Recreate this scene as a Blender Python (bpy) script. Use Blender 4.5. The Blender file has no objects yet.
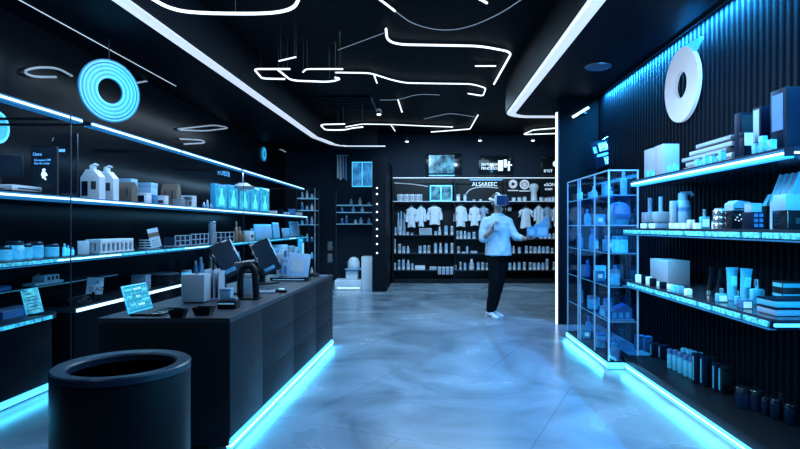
import bpy, bmesh, math, random
from mathutils import Vector, Matrix
random.seed(7)
C = bpy.context.scene.collection
PI = math.pi

# ---------------------------------------------------------------- camera model used while laying the plan out
F, CX, CY, H = 560.0, 425.0, 226.0, 1.27
def ux(px, Y): return (px - CX) * Y / F
def uz(py, Y): return H - (py - CY) * Y / F
def yx(px, X): return X * F / (px - CX)
def atz(px, py, Z):
    Y = (Z - H) * F / (CY - py)
    return (ux(px, Y), Y)

ORD = ['first', 'second', 'third', 'fourth', 'fifth', 'sixth', 'seventh', 'eighth', 'ninth', 'tenth', 'eleventh',
       'twelfth', 'thirteenth', 'fourteenth', 'fifteenth', 'sixteenth', 'seventeenth', 'eighteenth', 'nineteenth',
       'twentieth', 'twenty-first', 'twenty-second', 'twenty-third', 'twenty-fourth', 'twenty-fifth', 'twenty-sixth']

# ---------------------------------------------------------------- materials
def mat(name, base=(.5, .5, .5), rough=.5, metal=0., emit=None, es=0., var=.18, scale=9., bump=0., trans=0., coat=0., spec=.5):
    m = bpy.data.materials.new(name); m.use_nodes = True
    nt = m.node_tree; N = nt.nodes; L = nt.links
    p = N['Principled BSDF']
    tc = N.new('ShaderNodeTexCoord'); nz = N.new('ShaderNodeTexNoise')
    nz.inputs['Scale'].default_value = scale; nz.inputs['Detail'].default_value = 4
    L.new(tc.outputs['Object'], nz.inputs['Vector'])
    mx = N.new('ShaderNodeMix'); mx.data_type = 'RGBA'
    mx.inputs[6].default_value = (*[c * (1 - var) for c in base], 1)
    mx.inputs[7].default_value = (*[min(1, c * (1 + var)) for c in base], 1)
    L.new(nz.outputs['Fac'], mx.inputs[0]); L.new(mx.outputs[2], p.inputs['Base Color'])
    mr = N.new('ShaderNodeMapRange')
    mr.inputs['To Min'].default_value = max(.02, rough * .85); mr.inputs['To Max'].default_value = min(1, rough * 1.15)
    L.new(nz.outputs['Fac'], mr.inputs['Value']); L.new(mr.outputs[0], p.inputs['Roughness'])
    p.inputs['Metallic'].default_value = metal
    p.inputs['Specular IOR Level'].default_value = spec
    p.inputs['Transmission Weight'].default_value = trans
    p.inputs['Coat Weight'].default_value = coat
    if emit:
        p.inputs['Emission Color'].default_value = (*emit, 1)
        ms = N.new('ShaderNodeMapRange')
        ms.inputs['From Min'].default_value = .32; ms.inputs['From Max'].default_value = .68; ms.inputs['To Min'].default_value = es * (1 - var * .5); ms.inputs['To Max'].default_value = es * (1 + var * .5)
        L.new(nz.outputs['Fac'], ms.inputs['Value']); L.new(ms.outputs[0], p.inputs['Emission Strength'])
    if bump:
        b = N.new('ShaderNodeBump'); b.inputs['Strength'].default_value = bump; b.inputs['Distance'].default_value = .01
        L.new(nz.outputs['Fac'], b.inputs['Height']); L.new(b.outputs[0], p.inputs['Normal'])
    return m

def screen_mat(name, lo, hi, es, scale=14., kind='noise'):
    m = bpy.data.materials.new(name); m.use_nodes = True
    nt = m.node_tree; N = nt.nodes; L = nt.links
    p = N['Principled BSDF']
    p.inputs['Base Color'].default_value = (.006, .012, .02, 1); p.inputs['Roughness'].default_value = .15; p.inputs['Specular IOR Level'].default_value = .2
    tc = N.new('ShaderNodeTexCoord')
    if kind == 'brick':
        t = N.new('ShaderNodeTexBrick'); t.inputs['Scale'].default_value = scale
        t.inputs['Color1'].default_value = (1, 1, 1, 1); t.inputs['Color2'].default_value = (.3, .3, .3, 1)
        t.inputs['Mortar'].default_value = (.05, .05, .05, 1); t.inputs['Mortar Size'].default_value = .06
        t.inputs['Bias'].default_value = -.3; t.inputs['Row Height'].default_value = .35
        out = t.outputs['Color']
    elif kind == 'vor':
        t = N.new('ShaderNodeTexVoronoi'); t.inputs['Scale'].default_value = scale; out = t.outputs['Distance']
    else:
        t = N.new('ShaderNodeTexNoise'); t.inputs['Scale'].default_value = scale; t.inputs['Detail'].default_value = 3
        out = t.outputs['Fac']
    mp = N.new('ShaderNodeMapping'); L.new(tc.outputs['Object'], mp.inputs['Vector']); L.new(mp.outputs[0], t.inputs['Vector'])
    if kind == 'brick': mp.inputs['Rotation'].default_value = (PI / 2, 0, 0)
    cr = N.new('ShaderNodeValToRGB')
    cr.color_ramp.elements[0].color = (*lo, 1); cr.color_ramp.elements[1].color = (*hi, 1)
    cr.color_ramp.elements[0].position = .35; cr.color_ramp.elements[1].position = .68
    L.new(out, cr.inputs['Fac']); L.new(cr.outputs[0], p.inputs['Emission Color'])
    p.inputs['Emission Strength'].default_value = es
    return m

def floor_mat():
    m = bpy.data.materials.new('polished_concrete_slabs'); m.use_nodes = True
    nt = m.node_tree; N = nt.nodes; L = nt.links
    p = N['Principled BSDF']
    tc = N.new('ShaderNodeTexCoord')
    n0 = N.new('ShaderNodeTexNoise'); n0.inputs['Scale'].default_value = .9; n0.inputs['Detail'].default_value = 6
    n0.inputs['Distortion'].default_value = 1.6
    L.new(tc.outputs['Object'], n0.inputs['Vector'])
    cr = N.new('ShaderNodeValToRGB'); e = cr.color_ramp.elements
    e[0].position = .34; e[0].color = (.13, .18, .235, 1); e[1].position = .66; e[1].color = (.29, .37, .46, 1)
    L.new(n0.outputs['Fac'], cr.inputs['Fac'])
    br = N.new('ShaderNodeTexBrick'); br.inputs['Scale'].default_value = 1
    br.inputs['Brick Width'].default_value = 1.5; br.inputs['Row Height'].default_value = 1.5
    br.inputs['Mortar Size'].default_value = .006; br.inputs['Mortar Smooth'].default_value = .2
    br.inputs['Color1'].default_value = (1, 1, 1, 1); br.inputs['Color2'].default_value = (.86, .88, .9, 1)
    br.inputs['Mortar'].default_value = (.68, .72, .76, 1)
    mp = N.new('ShaderNodeMapping'); mp.inputs['Rotation'].default_value = (0, 0, .42)
    L.new(tc.outputs['Object'], mp.inputs['Vector']); L.new(mp.outputs[0], br.inputs['Vector'])
    mx = N.new('ShaderNodeMix'); mx.data_type = 'RGBA'; mx.blend_type = 'MULTIPLY'; mx.inputs[0].default_value = 1
    L.new(cr.outputs[0], mx.inputs[6]); L.new(br.outputs['Color'], mx.inputs[7]); L.new(mx.outputs[2], p.inputs['Base Color'])
    mr = N.new('ShaderNodeMapRange'); mr.inputs['To Min'].default_value = .16; mr.inputs['To Max'].default_value = .34
    L.new(n0.outputs['Fac'], mr.inputs['Value']); L.new(mr.outputs[0], p.inputs['Roughness'])
    b = N.new('ShaderNodeBump'); b.inputs['Strength'].default_value = .05; b.inputs['Distance'].default_value = .02
    L.new(n0.outputs['Fac'], b.inputs['Height']); L.new(b.outputs[0], p.inputs['Normal'])
    return m

CY_ = (.03, .48, 1.0)
M = {
 'floor': floor_mat(),
 'ceil': mat('black_ceiling', (.0025, .0035, .006), .6, spec=.06),
 'soffit': mat('dark_soffit', (.004, .006, .011), .55, spec=.08),
 'gloss': mat('glossy_black_panel', (.004, .006, .010), .22, spec=.03, var=.1, scale=2),
 'flute': mat('fluted_black_panel', (.0032, .0055, .010), .6, spec=.05),
 'backwall': mat('dark_slate_wall', (.008, .017, .034), .6, spec=.15),
 'black': mat('black_plastic', (.006, .008, .012), .4, spec=.2),
 'blackgloss': mat('black_gloss_plastic', (.008, .011, .016), .12),
 'counter': mat('graphite_laminate', (.008, .010, .014), .5, spec=.3),
 'ctop': mat('graphite_worktop', (.035, .045, .06), .38),
 'void': mat('matt_black_lining', (.001, .001, .0015), .9, spec=.0),
 'bin': mat('satin_black_metal', (.003, .004, .007), .42, spec=.25),
 'shelf': mat('smoked_dark_shelf', (.020, .032, .05), .18),
 'metal': mat('brushed_steel', (.35, .42, .5), .3, metal=.9),
 'darkmetal': mat('dark_metal', (.05, .06, .08), .35, metal=.8),
 'cove': mat('white_cove_light', (.6, .65, .7), .4, emit=(.62, .72, .86), es=.95, var=.04),
 'tube': mat('white_light_tube', (.8, .85, .9), .4, emit=(.80, .92, 1.0), es=1.7, var=.05),
 'tubemid': mat('soft_light_tube', (.6, .65, .7), .4, emit=(.6, .75, .95), es=.75, var=.1),
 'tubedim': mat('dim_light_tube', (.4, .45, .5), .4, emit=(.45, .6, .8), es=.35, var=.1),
 'ledw': mat('cool_white_strip', (.8, .9, 1), .4, emit=(.48, .85, 1.0), es=2.2, var=.08),
 'ledc': mat('cyan_strip', (.1, .5, .8), .4, emit=(.02, .36, 1.0), es=1.5, var=.2, scale=14),
 'ledb': mat('bright_cyan_strip', (.2, .7, 1), .4, emit=(.09, .58, .95), es=1.45, var=.1),
 'wash': mat('blue_wash_strip', (.2, .6, 1), .4, emit=(.05, .42, 1.0), es=1.6, var=.05),
 'frost': mat('frosted_lit_edge', (.1, .4, .6), .25, emit=(.02, .42, .85), es=.75, var=1.7, scale=38),
 'white': mat('white_plastic', (.62, .68, .76), .4),
 'offwhite': mat('cool_white_card', (.33, .41, .51), .55),
 'paleblue': mat('pale_blue_card', (.22, .40, .60), .5),
 'blue': mat('blue_card', (.05, .18, .42), .45),
 'navy': mat('navy_card', (.003, .010, .028), .4, spec=.08),
 'cyan': mat('glowing_cyan_plastic', (.08, .42, .62), .35, emit=(.02, .35, .7), es=.18),
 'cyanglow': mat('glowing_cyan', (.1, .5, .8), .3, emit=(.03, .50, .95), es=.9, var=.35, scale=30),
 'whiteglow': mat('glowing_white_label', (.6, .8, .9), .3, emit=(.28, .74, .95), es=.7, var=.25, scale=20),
 'ledd': mat('dim_blue_glow', (.02, .1, .2), .4, emit=(.008, .20, .55), es=.6, var=.2),  # halo beside the light strips, put into a glowing colour
 'midblue': mat('mid_blue_card', (.08, .24, .42), .5),
 'brown': mat('brown_paper', (.13, .10, .085), .75, bump=.3),
 'copper': mat('copper_brown', (.25, .14, .09), .4, metal=.3),
 'grey': mat('grey_plastic', (.20, .23, .27), .45),
 'silver': mat('silver', (.55, .6, .66), .25, metal=.85),
 'rim': mat('satin_blue_black', (.012, .035, .07), .3, spec=.4),
 'cloth': mat('white_cloth', (.55, .62, .72), .85, bump=.2, scale=20),
 'clothblue': mat('blue_grey_cloth', (.25, .33, .45), .85, bump=.2, scale=20),
 'clothdark': mat('black_cloth', (.01, .012, .018), .85, bump=.2, scale=20),
 'shirt': mat('pale_blue_shirt', (.36, .50, .63), .8, bump=.5, scale=11),
 'trouser': mat('black_trousers', (.003, .004, .006), .85, bump=.3, scale=14, spec=.1),
 'skin': mat('skin', (.30, .22, .20), .5),
 'hair': mat('dark_hair', (.02, .018, .018), .5, bump=.6, scale=60),
 'visor': mat('dark_blue_visor', (.006, .02, .07), .1, emit=(.008, .04, .17), es=.5, spec=.3),
 'sign': mat('white_sign_face', (.45, .50, .56), .5, emit=(.62, .74, .92), es=.42, var=.05),
 'ringa': mat('cyan_neon', (.05, .4, .6), .3, emit=(.008, .30, .60), es=.62, var=.15),
 'ringb': mat('bright_cyan_neon', (.1, .6, .9), .3, emit=(.08, .60, 1.0), es=.9, var=.1),
 'ringc': mat('deep_cyan_neon', (.02, .2, .4), .3, emit=(.006, .18, .42), es=.5, var=.2),
 'text': mat('lit_lettering', (.8, .9, 1), .4, emit=(.6, .82, 1.0), es=1.0, var=.05),
 'textb': mat('lit_blue_lettering', (.2, .5, .9), .4, emit=(.08, .42, 1.0), es=.8, var=.05),
 'ink': mat('dark_ink', (.02, .025, .035), .6),
 'spot': mat('spot_lens', (.9, .95, 1), .3, emit=(.7, .88, 1.0), es=9., var=.02),
 'screen': screen_mat('cyan_screen', (.01, .16, .34), (.12, .78, 1.0), 1.0, 22),
 'screenbrick': screen_mat('cyan_dashboard_screen', (.02, .33, .58), (.07, .58, .90), .95, 13, 'brick'),
 'screenblue': screen_mat('blue_window_screen', (.01, .10, .30), (.06, .38, .85), 1.0, 6),
 'screencol': screen_mat('cloud_screen', (.004, .03, .09), (.15, .60, .95), 1.0, 7),
 'poster': screen_mat('dark_poster', (.004, .012, .03), (.010, .03, .07), .35, 5),
 'darkscreen': screen_mat('dark_idle_screen', (.002, .005, .012), (.004, .012, .03), .25, 5),
 'holo': screen_mat('cyan_lightbox', (.01, .26, .52), (.06, .62, .95), 1.0, 13),
}
def glass_mat(name, tint, mixf):
    m = bpy.data.materials.new(name); m.use_nodes = True
    nt = m.node_tree; N = nt.nodes; L = nt.links
    for n in list(N):
        if n.type != 'OUTPUT_MATERIAL': N.remove(n)
    out = N['Material Output']
    t = N.new('ShaderNodeBsdfTransparent'); t.inputs[0].default_value = (*tint, 1)
    g = N.new('ShaderNodeBsdfGlossy'); g.inputs['Roughness'].default_value = .04; g.inputs[0].default_value = (.7, .85, 1, 1)
    fr0 = N.new('ShaderNodeLayerWeight'); fr0.inputs[0].default_value = .15; fr = N.new('ShaderNodeMath'); fr.operation = 'MULTIPLY'; fr.inputs[1].default_value = .16; L.new(fr0.outputs['Facing'], fr.inputs[0])
    nz = N.new('ShaderNodeTexNoise'); nz.inputs['Scale'].default_value = 3
    ma = N.new('ShaderNodeMath'); ma.operation = 'MULTIPLY'; ma.inputs[1].default_value = mixf
    L.new(nz.outputs['Fac'], ma.inputs[0])
    ad = N.new('ShaderNodeMath'); ad.operation = 'ADD'; L.new(fr.outputs[0], ad.inputs[0]); L.new(ma.outputs[0], ad.inputs[1])
    mx = N.new('ShaderNodeMixShader')
    L.new(ad.outputs[0], mx.inputs[0]); L.new(t.outputs[0], mx.inputs[1]); L.new(g.outputs[0], mx.inputs[2])
    L.new(mx.outputs[0], out.inputs[0])
    return m
M['glass'] = glass_mat('clear_glass', (.80, .90, .97), .05)
M['blueglass'] = glass_mat('blue_glass', (.35, .70, .95), .12)
M['bluejar'] = mat('glowing_blue_glass_jar', (.12, .42, .62), .12, emit=(.02, .35, .70), es=.45, var=.5, scale=25)
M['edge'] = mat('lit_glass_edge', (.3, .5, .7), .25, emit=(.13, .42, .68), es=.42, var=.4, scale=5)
M['edgedim'] = mat('dim_glass_edge', (.2, .4, .5), .25, emit=(.05, .30, .50), es=.28, var=.5, scale=7)

# ---------------------------------------------------------------- mesh building
class MB:
    def __init__(s): s.bm = bmesh.new()
    def box(s, x0, x1, y0, y1, z0, z1, bev=0., T=None):
        mt = Matrix.Translation(((x0 + x1) / 2, (y0 + y1) / 2, (z0 + z1) / 2)) @ Matrix.Diagonal((abs(x1 - x0), abs(y1 - y0), abs(z1 - z0), 1))
        if T is not None: mt = T @ mt
        r = bmesh.ops.create_cube(s.bm, size=1, matrix=mt)
        if bev:
            es = list({e for v in r['verts'] for e in v.link_edges})
            bmesh.ops.bevel(s.bm, geom=es, offset=bev, segments=2, profile=.5, affect='EDGES', clamp_overlap=True)
        return s
    def cb(s, w, d, h, z=0., bev=.003, x=0., y=0., T=None):      # box with its base centred on x, y
        return s.box(x - w / 2, x + w / 2, y - d / 2, y + d / 2, z, z + h, bev, T)
    def lathe(s, prof, n=20, c=(0, 0, 0), T=None):
        rings = []
        for r, z in prof:
            ring = []
            for i in range(n):
                a = 2 * PI * i / n
                p = Vector((c[0] + r * math.cos(a), c[1] + r * math.sin(a), c[2] + z))
                if T is not None: p = T @ p
                ring.append(s.bm.verts.new(p))
            rings.append(ring)
        for a, b in zip(rings, rings[1:]):
            for i in range(n): s.bm.faces.new((a[i], a[(i + 1) % n], b[(i + 1) % n], b[i]))
        if prof[0][0] > 1e-5: s.bm.faces.new(list(reversed(rings[0])))
        if prof[-1][0] > 1e-5: s.bm.faces.new(rings[-1])
        return s
    def cyl(s, r, z0, z1, n=18, x=0., y=0., T=None, b=.0):
        if b: return s.lathe([(r - b, z0), (r, z0 + b), (r, z1 - b), (r - b, z1)], n, (x, y, 0), T)
        return s.lathe([(r, z0), (r, z1)], n, (x, y, 0), T)
    def prism(s, poly, z0, z1, T=None):
        a = [Vector((x, y, z0)) for x, y in poly]; b = [Vector((x, y, z1)) for x, y in poly]
        if T is not None: a = [T @ p for p in a]; b = [T @ p for p in b]
        a = [s.bm.verts.new(p) for p in a]; b = [s.bm.verts.new(p) for p in b]
        n = len(poly)
        s.bm.faces.new(list(reversed(a))); s.bm.faces.new(b)
        for i in range(n): s.bm.faces.new((a[i], a[(i + 1) % n], b[(i + 1) % n], b[i]))
        return s
    def annulus(s, r0, r1, d, n=56, T=None):                     # flat ring standing in the xz plane, thickness d along y
        vs = []
        for i in range(n):
            a = 2 * PI * i / n; ca, sa = math.cos(a), math.sin(a)
            q = [Vector((r * ca, y, r * sa)) for r in (r0, r1) for y in (-d / 2, d / 2)]
            if T is not None: q = [T @ p for p in q]
            vs.append([s.bm.verts.new(p) for p in q])
        for i in range(n):
            a, b = vs[i], vs[(i + 1) % n]
            for k, l in ((0, 2), (2, 3), (3, 1), (1, 0)): s.bm.faces.new((a[k], b[k], b[l], a[l]))
        return s
    def tube(s, pts, r, n=8, T=None):
        pts = [Vector(p) for p in pts]
        if T is not None: pts = [T @ p for p in pts]
        rr = r if isinstance(r, (list, tuple)) else [r] * len(pts)
        up = Vector((0, 0, 1)); rings = []
        for i, p in enumerate(pts):
            d = (pts[min(i + 1, len(pts) - 1)] - pts[max(i - 1, 0)]).normalized()
            if abs(d.dot(up)) > .97: up = Vector((0, 1, 0)) if abs(d.y) < .9 else Vector((1, 0, 0))
            u = d.cross(up).normalized(); w = u.cross(d).normalized()
            rings.append([s.bm.verts.new(p + (u * math.cos(2 * PI * k / n) + w * math.sin(2 * PI * k / n)) * rr[i]) for k in range(n)])
        for a, b in zip(rings, rings[1:]):
            for k in range(n): s.bm.faces.new((a[k], a[(k + 1) % n], b[(k + 1) % n], b[k]))
        s.bm.faces.new(list(reversed(rings[0]))); s.bm.faces.new(rings[-1])
        return s
    def ribbon(s, pts, w, z0, z1):                               # flat band in plan along a polyline
        P = [Vector((x, y)) for x, y in pts]; Lq, Rq = [], []
        for i, p in enumerate(P):
            d = (P[min(i + 1, len(P) - 1)] - P[max(i - 1, 0)]).normalized(); nn = Vector((-d.y, d.x)) * (w[i] if isinstance(w, list) else w) / 2
            Lq.append(p + nn); Rq.append(p - nn)
        V = [[s.bm.verts.new((q.x, q.y, z)) for q in (a, b) for z in (z0, z1)] for a, b in zip(Lq, Rq)]
        for a, b in zip(V, V[1:]):
            for k, l in ((0, 2), (2, 3), (3, 1), (1, 0)): s.bm.faces.new((a[k], b[k], b[l], a[l]))
        for e in (V[0], V[-1]): s.bm.faces.new((e[0], e[2], e[3], e[1]))
        return s
    def face(s, pts): s.bm.faces.new([s.bm.verts.new(p) for p in pts]); return s
    def obj(s, name, m, parent=None, loc=None, rz=0., rot=None):
        bmesh.ops.recalc_face_normals(s.bm, faces=s.bm.faces)
        for e in s.bm.edges:
            if len(e.link_faces) == 2 and e.calc_face_angle(0) > .62: e.smooth = False
        for f in s.bm.faces: f.smooth = True
        me = bpy.data.meshes.new(name); s.bm.to_mesh(me); s.bm.free()
        me.materials.append(M[m] if isinstance(m, str) else m)
        o = bpy.data.objects.new(name, me); C.objects.link(o)
        if parent: o.parent = parent
        if loc: o.location = loc
        o.rotation_euler = rot if rot else (0, 0, rz)
        return o

LABELS = {}
def tag(o, label, cat, group=None, kind=None):
    o['label'] = label; o['category'] = cat
    if group: o['group'] = group
    if kind: o['kind'] = kind
    n = len(label.split())
    if not 4 <= n <= 16: print('LABELLEN', n, label)
    if label in LABELS: print('DUPLABEL', label)
    LABELS[label] = o.name
    return o
def thing(name, label, cat, loc, rz=0., group=None, rot=None):
    o = bpy.data.objects.new(name, None); o.empty_display_size = .05; C.objects.link(o)
    o.location = loc; o.rotation_euler = rot if rot else (0, 0, rz)
    return tag(o, label, cat, group)
def dup(root, loc, label, rz=0., group=None):
    r = root.copy(); C.objects.link(r); r.location = loc; r.rotation_euler = (0, 0, rz)
    tag(r, label, root['category'], group or root.get('group'))
    for ch in list(root.children):
        c = ch.copy(); C.objects.link(c); c.parent = r
        for g in list(ch.children):
            d = g.copy(); C.objects.link(d); d.parent = c
    return r
def struct(name, mb, m):
    o = mb.obj(name, m); o['kind'] = 'structure'; return o
def lettering(parent, txt, size, m, loc, rot, name='lettering', depth=.001, align='LEFT'):
    cu = bpy.data.curves.new(name, 'FONT'); cu.body = txt; cu.size = size; cu.extrude = depth; cu.align_x = align
    t = bpy.data.objects.new(name, cu); C.objects.link(t)
    bpy.context.view_layer.update()
    me = bpy.data.meshes.new_from_object(t.evaluated_get(bpy.context.evaluated_depsgraph_get()))
    bpy.data.objects.remove(t); bpy.data.curves.remove(cu)
    me.materials.clear(); me.materials.append(M[m])
    o = bpy.data.objects.new(name, me); C.objects.link(o); o.parent = parent; o.location = loc; o.rotation_euler = rot
    return o
FACE_CAM = (PI / 2, 0, 0)                 # text read from -y
FACE_LEFT = (PI / 2, 0, -PI / 2)          # text on the right wall, read from -x
FACE_RIGHT = (PI / 2, 0, PI / 2)          # text on the left wall, read from +x

def fillet(pts, r=.12, n=6):
    P = [Vector(p) for p in pts]; out = [P[0]]
    for a, b, c in zip(P, P[1:], P[2:]):
        k1 = min(r, (a - b).length * .48); k2 = min(r, (c - b).length * .48)
        s0 = b + (a - b).normalized() * k1; s1 = b + (c - b).normalized() * k2
        for i in range(n + 1):
            t = i / n; out.append(s0 * (1 - t) ** 2 + b * 2 * t * (1 - t) + s1 * t * t)
    out.append(P[-1]); return out

# ================================================================= SETTING
XL, XR, YB, ZC, ZS = -3.2, 2.25, 12.8, 3.36, 2.92
struct('floor', MB().box(-3.5, 3.5, -1.5, 13.2, -.1, 0), 'floor')
struct('ceiling', MB().box(-3.5, 3.5, -1.5, 13.2, ZC, ZC + .1), 'ceil')
struct('wall_left', MB().box(XL - .12, XL, -1.5, 13.2, 0, ZC), 'gloss')
struct('wall_back', MB().box(XL, 3.5, YB, YB + .12, 0, ZC), 'backwall')
m = MB(); prof = []; y = -1.5
while y < 7.2:
    prof += [(XR, y), (XR, y + .028), (XR - .016, y + .036), (XR - .016, y + .062)]; y += .070
prof += [(XR + .12, 7.25), (XR + .12, -1.5)]
m.prism(prof, 0, ZC)
struct('wall_right', m, 'flute')
struct('wall_right_rear', MB().box(3.3, 3.42, 7.4, YB, 0, ZC), 'backwall')
# lowered ceilings either side, the right one with a rounded far corner
lc = [atz(122, 0, ZS), atz(224, 70, ZS), atz(300, 126.5, ZS)]
lx0, ly0 = lc[0]; lx2, ly2 = lc[2]
slope = (lx2 - lx0) / (ly2 - ly0)
def lcx(Y): return lx0 + slope * (Y - ly0)
struct('trim_1', MB().prism([(XL, -1.5), (lcx(-1.5) + .08, -1.5), (lcx(10.9) + .08, 10.9), (-1.55, 11.75), (-1.0, 11.8), (-1.0, 12.0), (XL, 12.0)], ZS, ZC), 'soffit')
rx = 1.25
arc = [(rx + .33 - .33 * math.cos(a), 8.1 + .33 * math.sin(a)) for a in [i * PI / 20 for i in range(11)]]
struct('trim_2', MB().prism([(XR, -1.5), (rx - .08, -1.5)] + [(x - .08 if i < 4 else x, y + (.05 if i > 5 else 0)) for i, (x, y) in enumerate(arc)] + [(3.3, 8.48), (3.3, 7.3), (XR, 7.3)], ZS, ZC), 'soffit')
# partition with the upright light at its edge
struct('trim_3', MB().box(1.735, 3.3, 7.22, 7.40, 0, ZS), 'soffit')
# dark pier left of the back display
struct('trim_4', MB().box(-1.02, -.75, 10.8, YB, 0, 2.62), 'soffit')

# ================================================================= CEILING LIGHTS
t = thing('cove_light', 'long straight white light band along left lowered ceiling', 'light', (0, 0, ZS))
pl = [(lcx(Y), Y) for Y in (.5, 2, 4, 6, 8, 9.5, 10.4)] + [(-1.93, 10.9), (-1.86, 11.25), (-1.76, 11.45), (-1.62, 11.53)]
MB().ribbon(pl, [.118] * 8 + [.11, .08, .04], -.012, .004).obj('diffuser', 'cove', t)
MB().ribbon([(-1.66, 11.535), (-.82, 11.55)], .05, -.012, .004).obj('end_strip', 'cove', t)
t = thing('cove_light', 'broad white light band with curved end on right lowered ceiling', 'light', (0, 0, ZS))
MB().ribbon([(rx, .5), (rx, 3), (rx, 6), (rx, 7.6)] + arc + [(1.75, 8.43), (2.2, 8.43)], .125, -.012, .004).obj('diffuser', 'cove', t)
t = thing('ceiling_strip', 'thin straight white light line near left wall above ring sign', 'light', (0, 0, ZS))
p0, p1 = atz(-40, -33, ZS), atz(176, 86, ZS)
MB().ribbon([p0, p1], .007, -.005, .002).obj('diffuser', 'tubemid', t)

def squiggle(label, px, r=.014, m='tube', fil=.10, Z=ZC - .045):
    pts = [(*atz(x, y, Z), Z) for x, y in px]
    c = Vector(pts[0]); c.z = ZC
    t = thing('ceiling_light_tube', label, 'light', c)
    P = fillet(pts, fil) if len(pts) > 2 else [Vector(p) for p in pts]
    MB().tube([p - c for p in P], r * .72).obj('light_tube', m, t)
    for p in ((P[0] * .9 + P[1] * .1), P[len(P) // 2], (P[-1] * .9 + P[-2] * .1)):
        MB().cyl(.006 if Z > 3 else .003, Z - c.z, -.001, 8, p.x - c.x, p.y - c.y).obj('mount', 'black', t)
    return t
squiggle('wide U shaped white ceiling tube at top of the view', [(148, -4), (168, 8), (192, 13), (268, 14), (294, 9), (300, -4)], .018, fil=.25, Z=2.90)
squiggle('white ceiling tube, long with hooked ends, middle right', [(386, 29), (387, 40), (398, 44.5), (480, 46), (512, 52), (494, 84)], .018, fil=.14)
squiggle('short straight white ceiling bar beside hooked tube', [(475, 66), (496, 66)], .012)
squiggle('wavy white ceiling tube ending in small hook, centre ceiling', [(335, 72.5), (370, 73), (392, 80), (406, 83), (472, 84), (486, 88), (483, 96), (468, 93.5)], .014)
squiggle('short white tick tube crossing the wavy ceiling tube', [(374, 75), (377, 83)], .014)
squiggle('small bent white ceiling tube, leftmost of centre group', [(290, 69), (254, 69), (262, 78.5), (285, 79)], .013, fil=.06, Z=2.90)
squiggle('double curved white ceiling tube overlapping the wavy one', [(277, 69), (291, 80.5), (330, 82), (341, 79), (335, 77.5)], .013, Z=2.90)
squiggle('narrow looped white ceiling tube beside wavy one', [(303, 72), (306, 69), (343, 69)], .011, fil=.05, Z=2.90)
squiggle('small white ceiling bar slanting above leftmost bent tube', [(279, 61), (296, 57)], .010, Z=2.90)
squiggle('far looped white ceiling tube left of the spotlights', [(345, 124), (320, 124.5), (325, 130), (345, 130), (352, 128), (363, 127)], .014, fil=.12, Z=2.90)
squiggle('far straight white ceiling tube reaching across middle', [(345, 127), (362, 124), (392, 124.5), (425, 126), (453, 127)], .013)
squiggle('short far white tick tube under straight ceiling tube', [(391, 125), (395, 131)], .013)
squiggle('far bent white ceiling tube with upturned right end', [(431, 132), (470, 129), (478, 115)], .015, fil=.05)
squiggle('short slanting white ceiling tube above far straight tube', [(398, 100), (402, 112)], .016)
squiggle('white bar lamp slanting out from top of picture', [(374, -5), (395, 11)], .014)
squiggle('stub of white tube at top edge right of centre', [(474, -4), (487, 3)], .016)
squiggle('far wedge shaped white ceiling tube by right partition', [(557, 128), (533, 130), (523, 134.5), (556, 133.5)], .016, fil=.1)
squiggle('dim thin curved ceiling tube in upper middle', [(395, 11), (412, 24), (440, 31), (468, 28), (500, 14), (525, -3)], .006, 'tubedim', .3)
squiggle('dim thin ceiling tube rising beside hooked tube', [(338, 50), (365, 40), (384, 33)], .005, 'tubedim', .2)
squiggle('dim thin far ceiling tube over the spotlights', [(380, 100), (398, 100), (418, 94), (440, 95)], .006, 'tubedim', .2)
squiggle('dim thin farthest ceiling tube near back wall', [(424, 119), (450, 113), (475, 117)], .007, 'tubedim', .2)

t = thing('wall_light', 'short slanting white light bar on dark wall right of upright light', 'light', (2.05, 7.2, uz(113, 7.2)))
MB().tube([(ux(572, 7.2) - 2.05, -.03, -.06), (ux(588, 7.2) - 2.05, -.03, .065)], .017).obj('light_tube', 'tube', t)
MB().box(-.02, .02, -.03, .018, -.012, .012).obj('mount', 'darkmetal', t)

def spotlight(label, px, py, Y, hang):
    X, Z = ux(px, Y), uz(py, Y)
    t = thing('spotlight', label, 'light', (X, Y, Z))
    MB().lathe([(.02, .1), (.04, .09), (.045, .02), (.04, .012)], 14).obj('housing', 'black', t)
    MB().cyl(.034, .004, .014, 14).obj('lens', 'spot', t)
    MB().cyl(.008, .09, hang - Z, 8).obj('stem', 'black', t)
spotlight('small bright spotlight hanging near middle of ceiling', 407, 71, 7.6, ZC)
spotlight('small bright spotlight left of slanting tube', 379, 115, 9.6, ZC)
spotlight('leftmost bright spotlight over the back display', 407, 142, 12.0, ZC)
spotlight('middle bright spotlight over the back display', 480, 141, 12.0, ZC)
spotlight('rightmost bright spotlight over the back display', 533, 141, 12.0, ZC)
t = thing('recessed_downlight', 'dim recessed downlight ring in right lowered ceiling', 'light', (*atz(598, 66, ZS), ZS))
MB().lathe([(.09, -.012), (.13, -.016), (.135, -.003), (.09, -.002)], 28).obj('trim_ring', 'metal', t)
MB().cyl(.085, -.008, -.002, 24).obj('lens', 'ringc', t)
x0, y0 = atz(340, 104, ZC - .02)
t = thing('ceiling_vent', 'dark slatted vent in ceiling left of middle', 'vent', (x0, y0, ZC))
for i in range(6): MB().box(-.55, .55, -.5 + i * .18, -.42 + i * .18, -.03, -.005).obj('slat', 'soffit', t)
MB().box(-.6, -.56, -.52, .52, -.035, 0).box(.56, .6, -.52, .52, -.035, 0).obj('frame', 'darkmetal', t)

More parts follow.
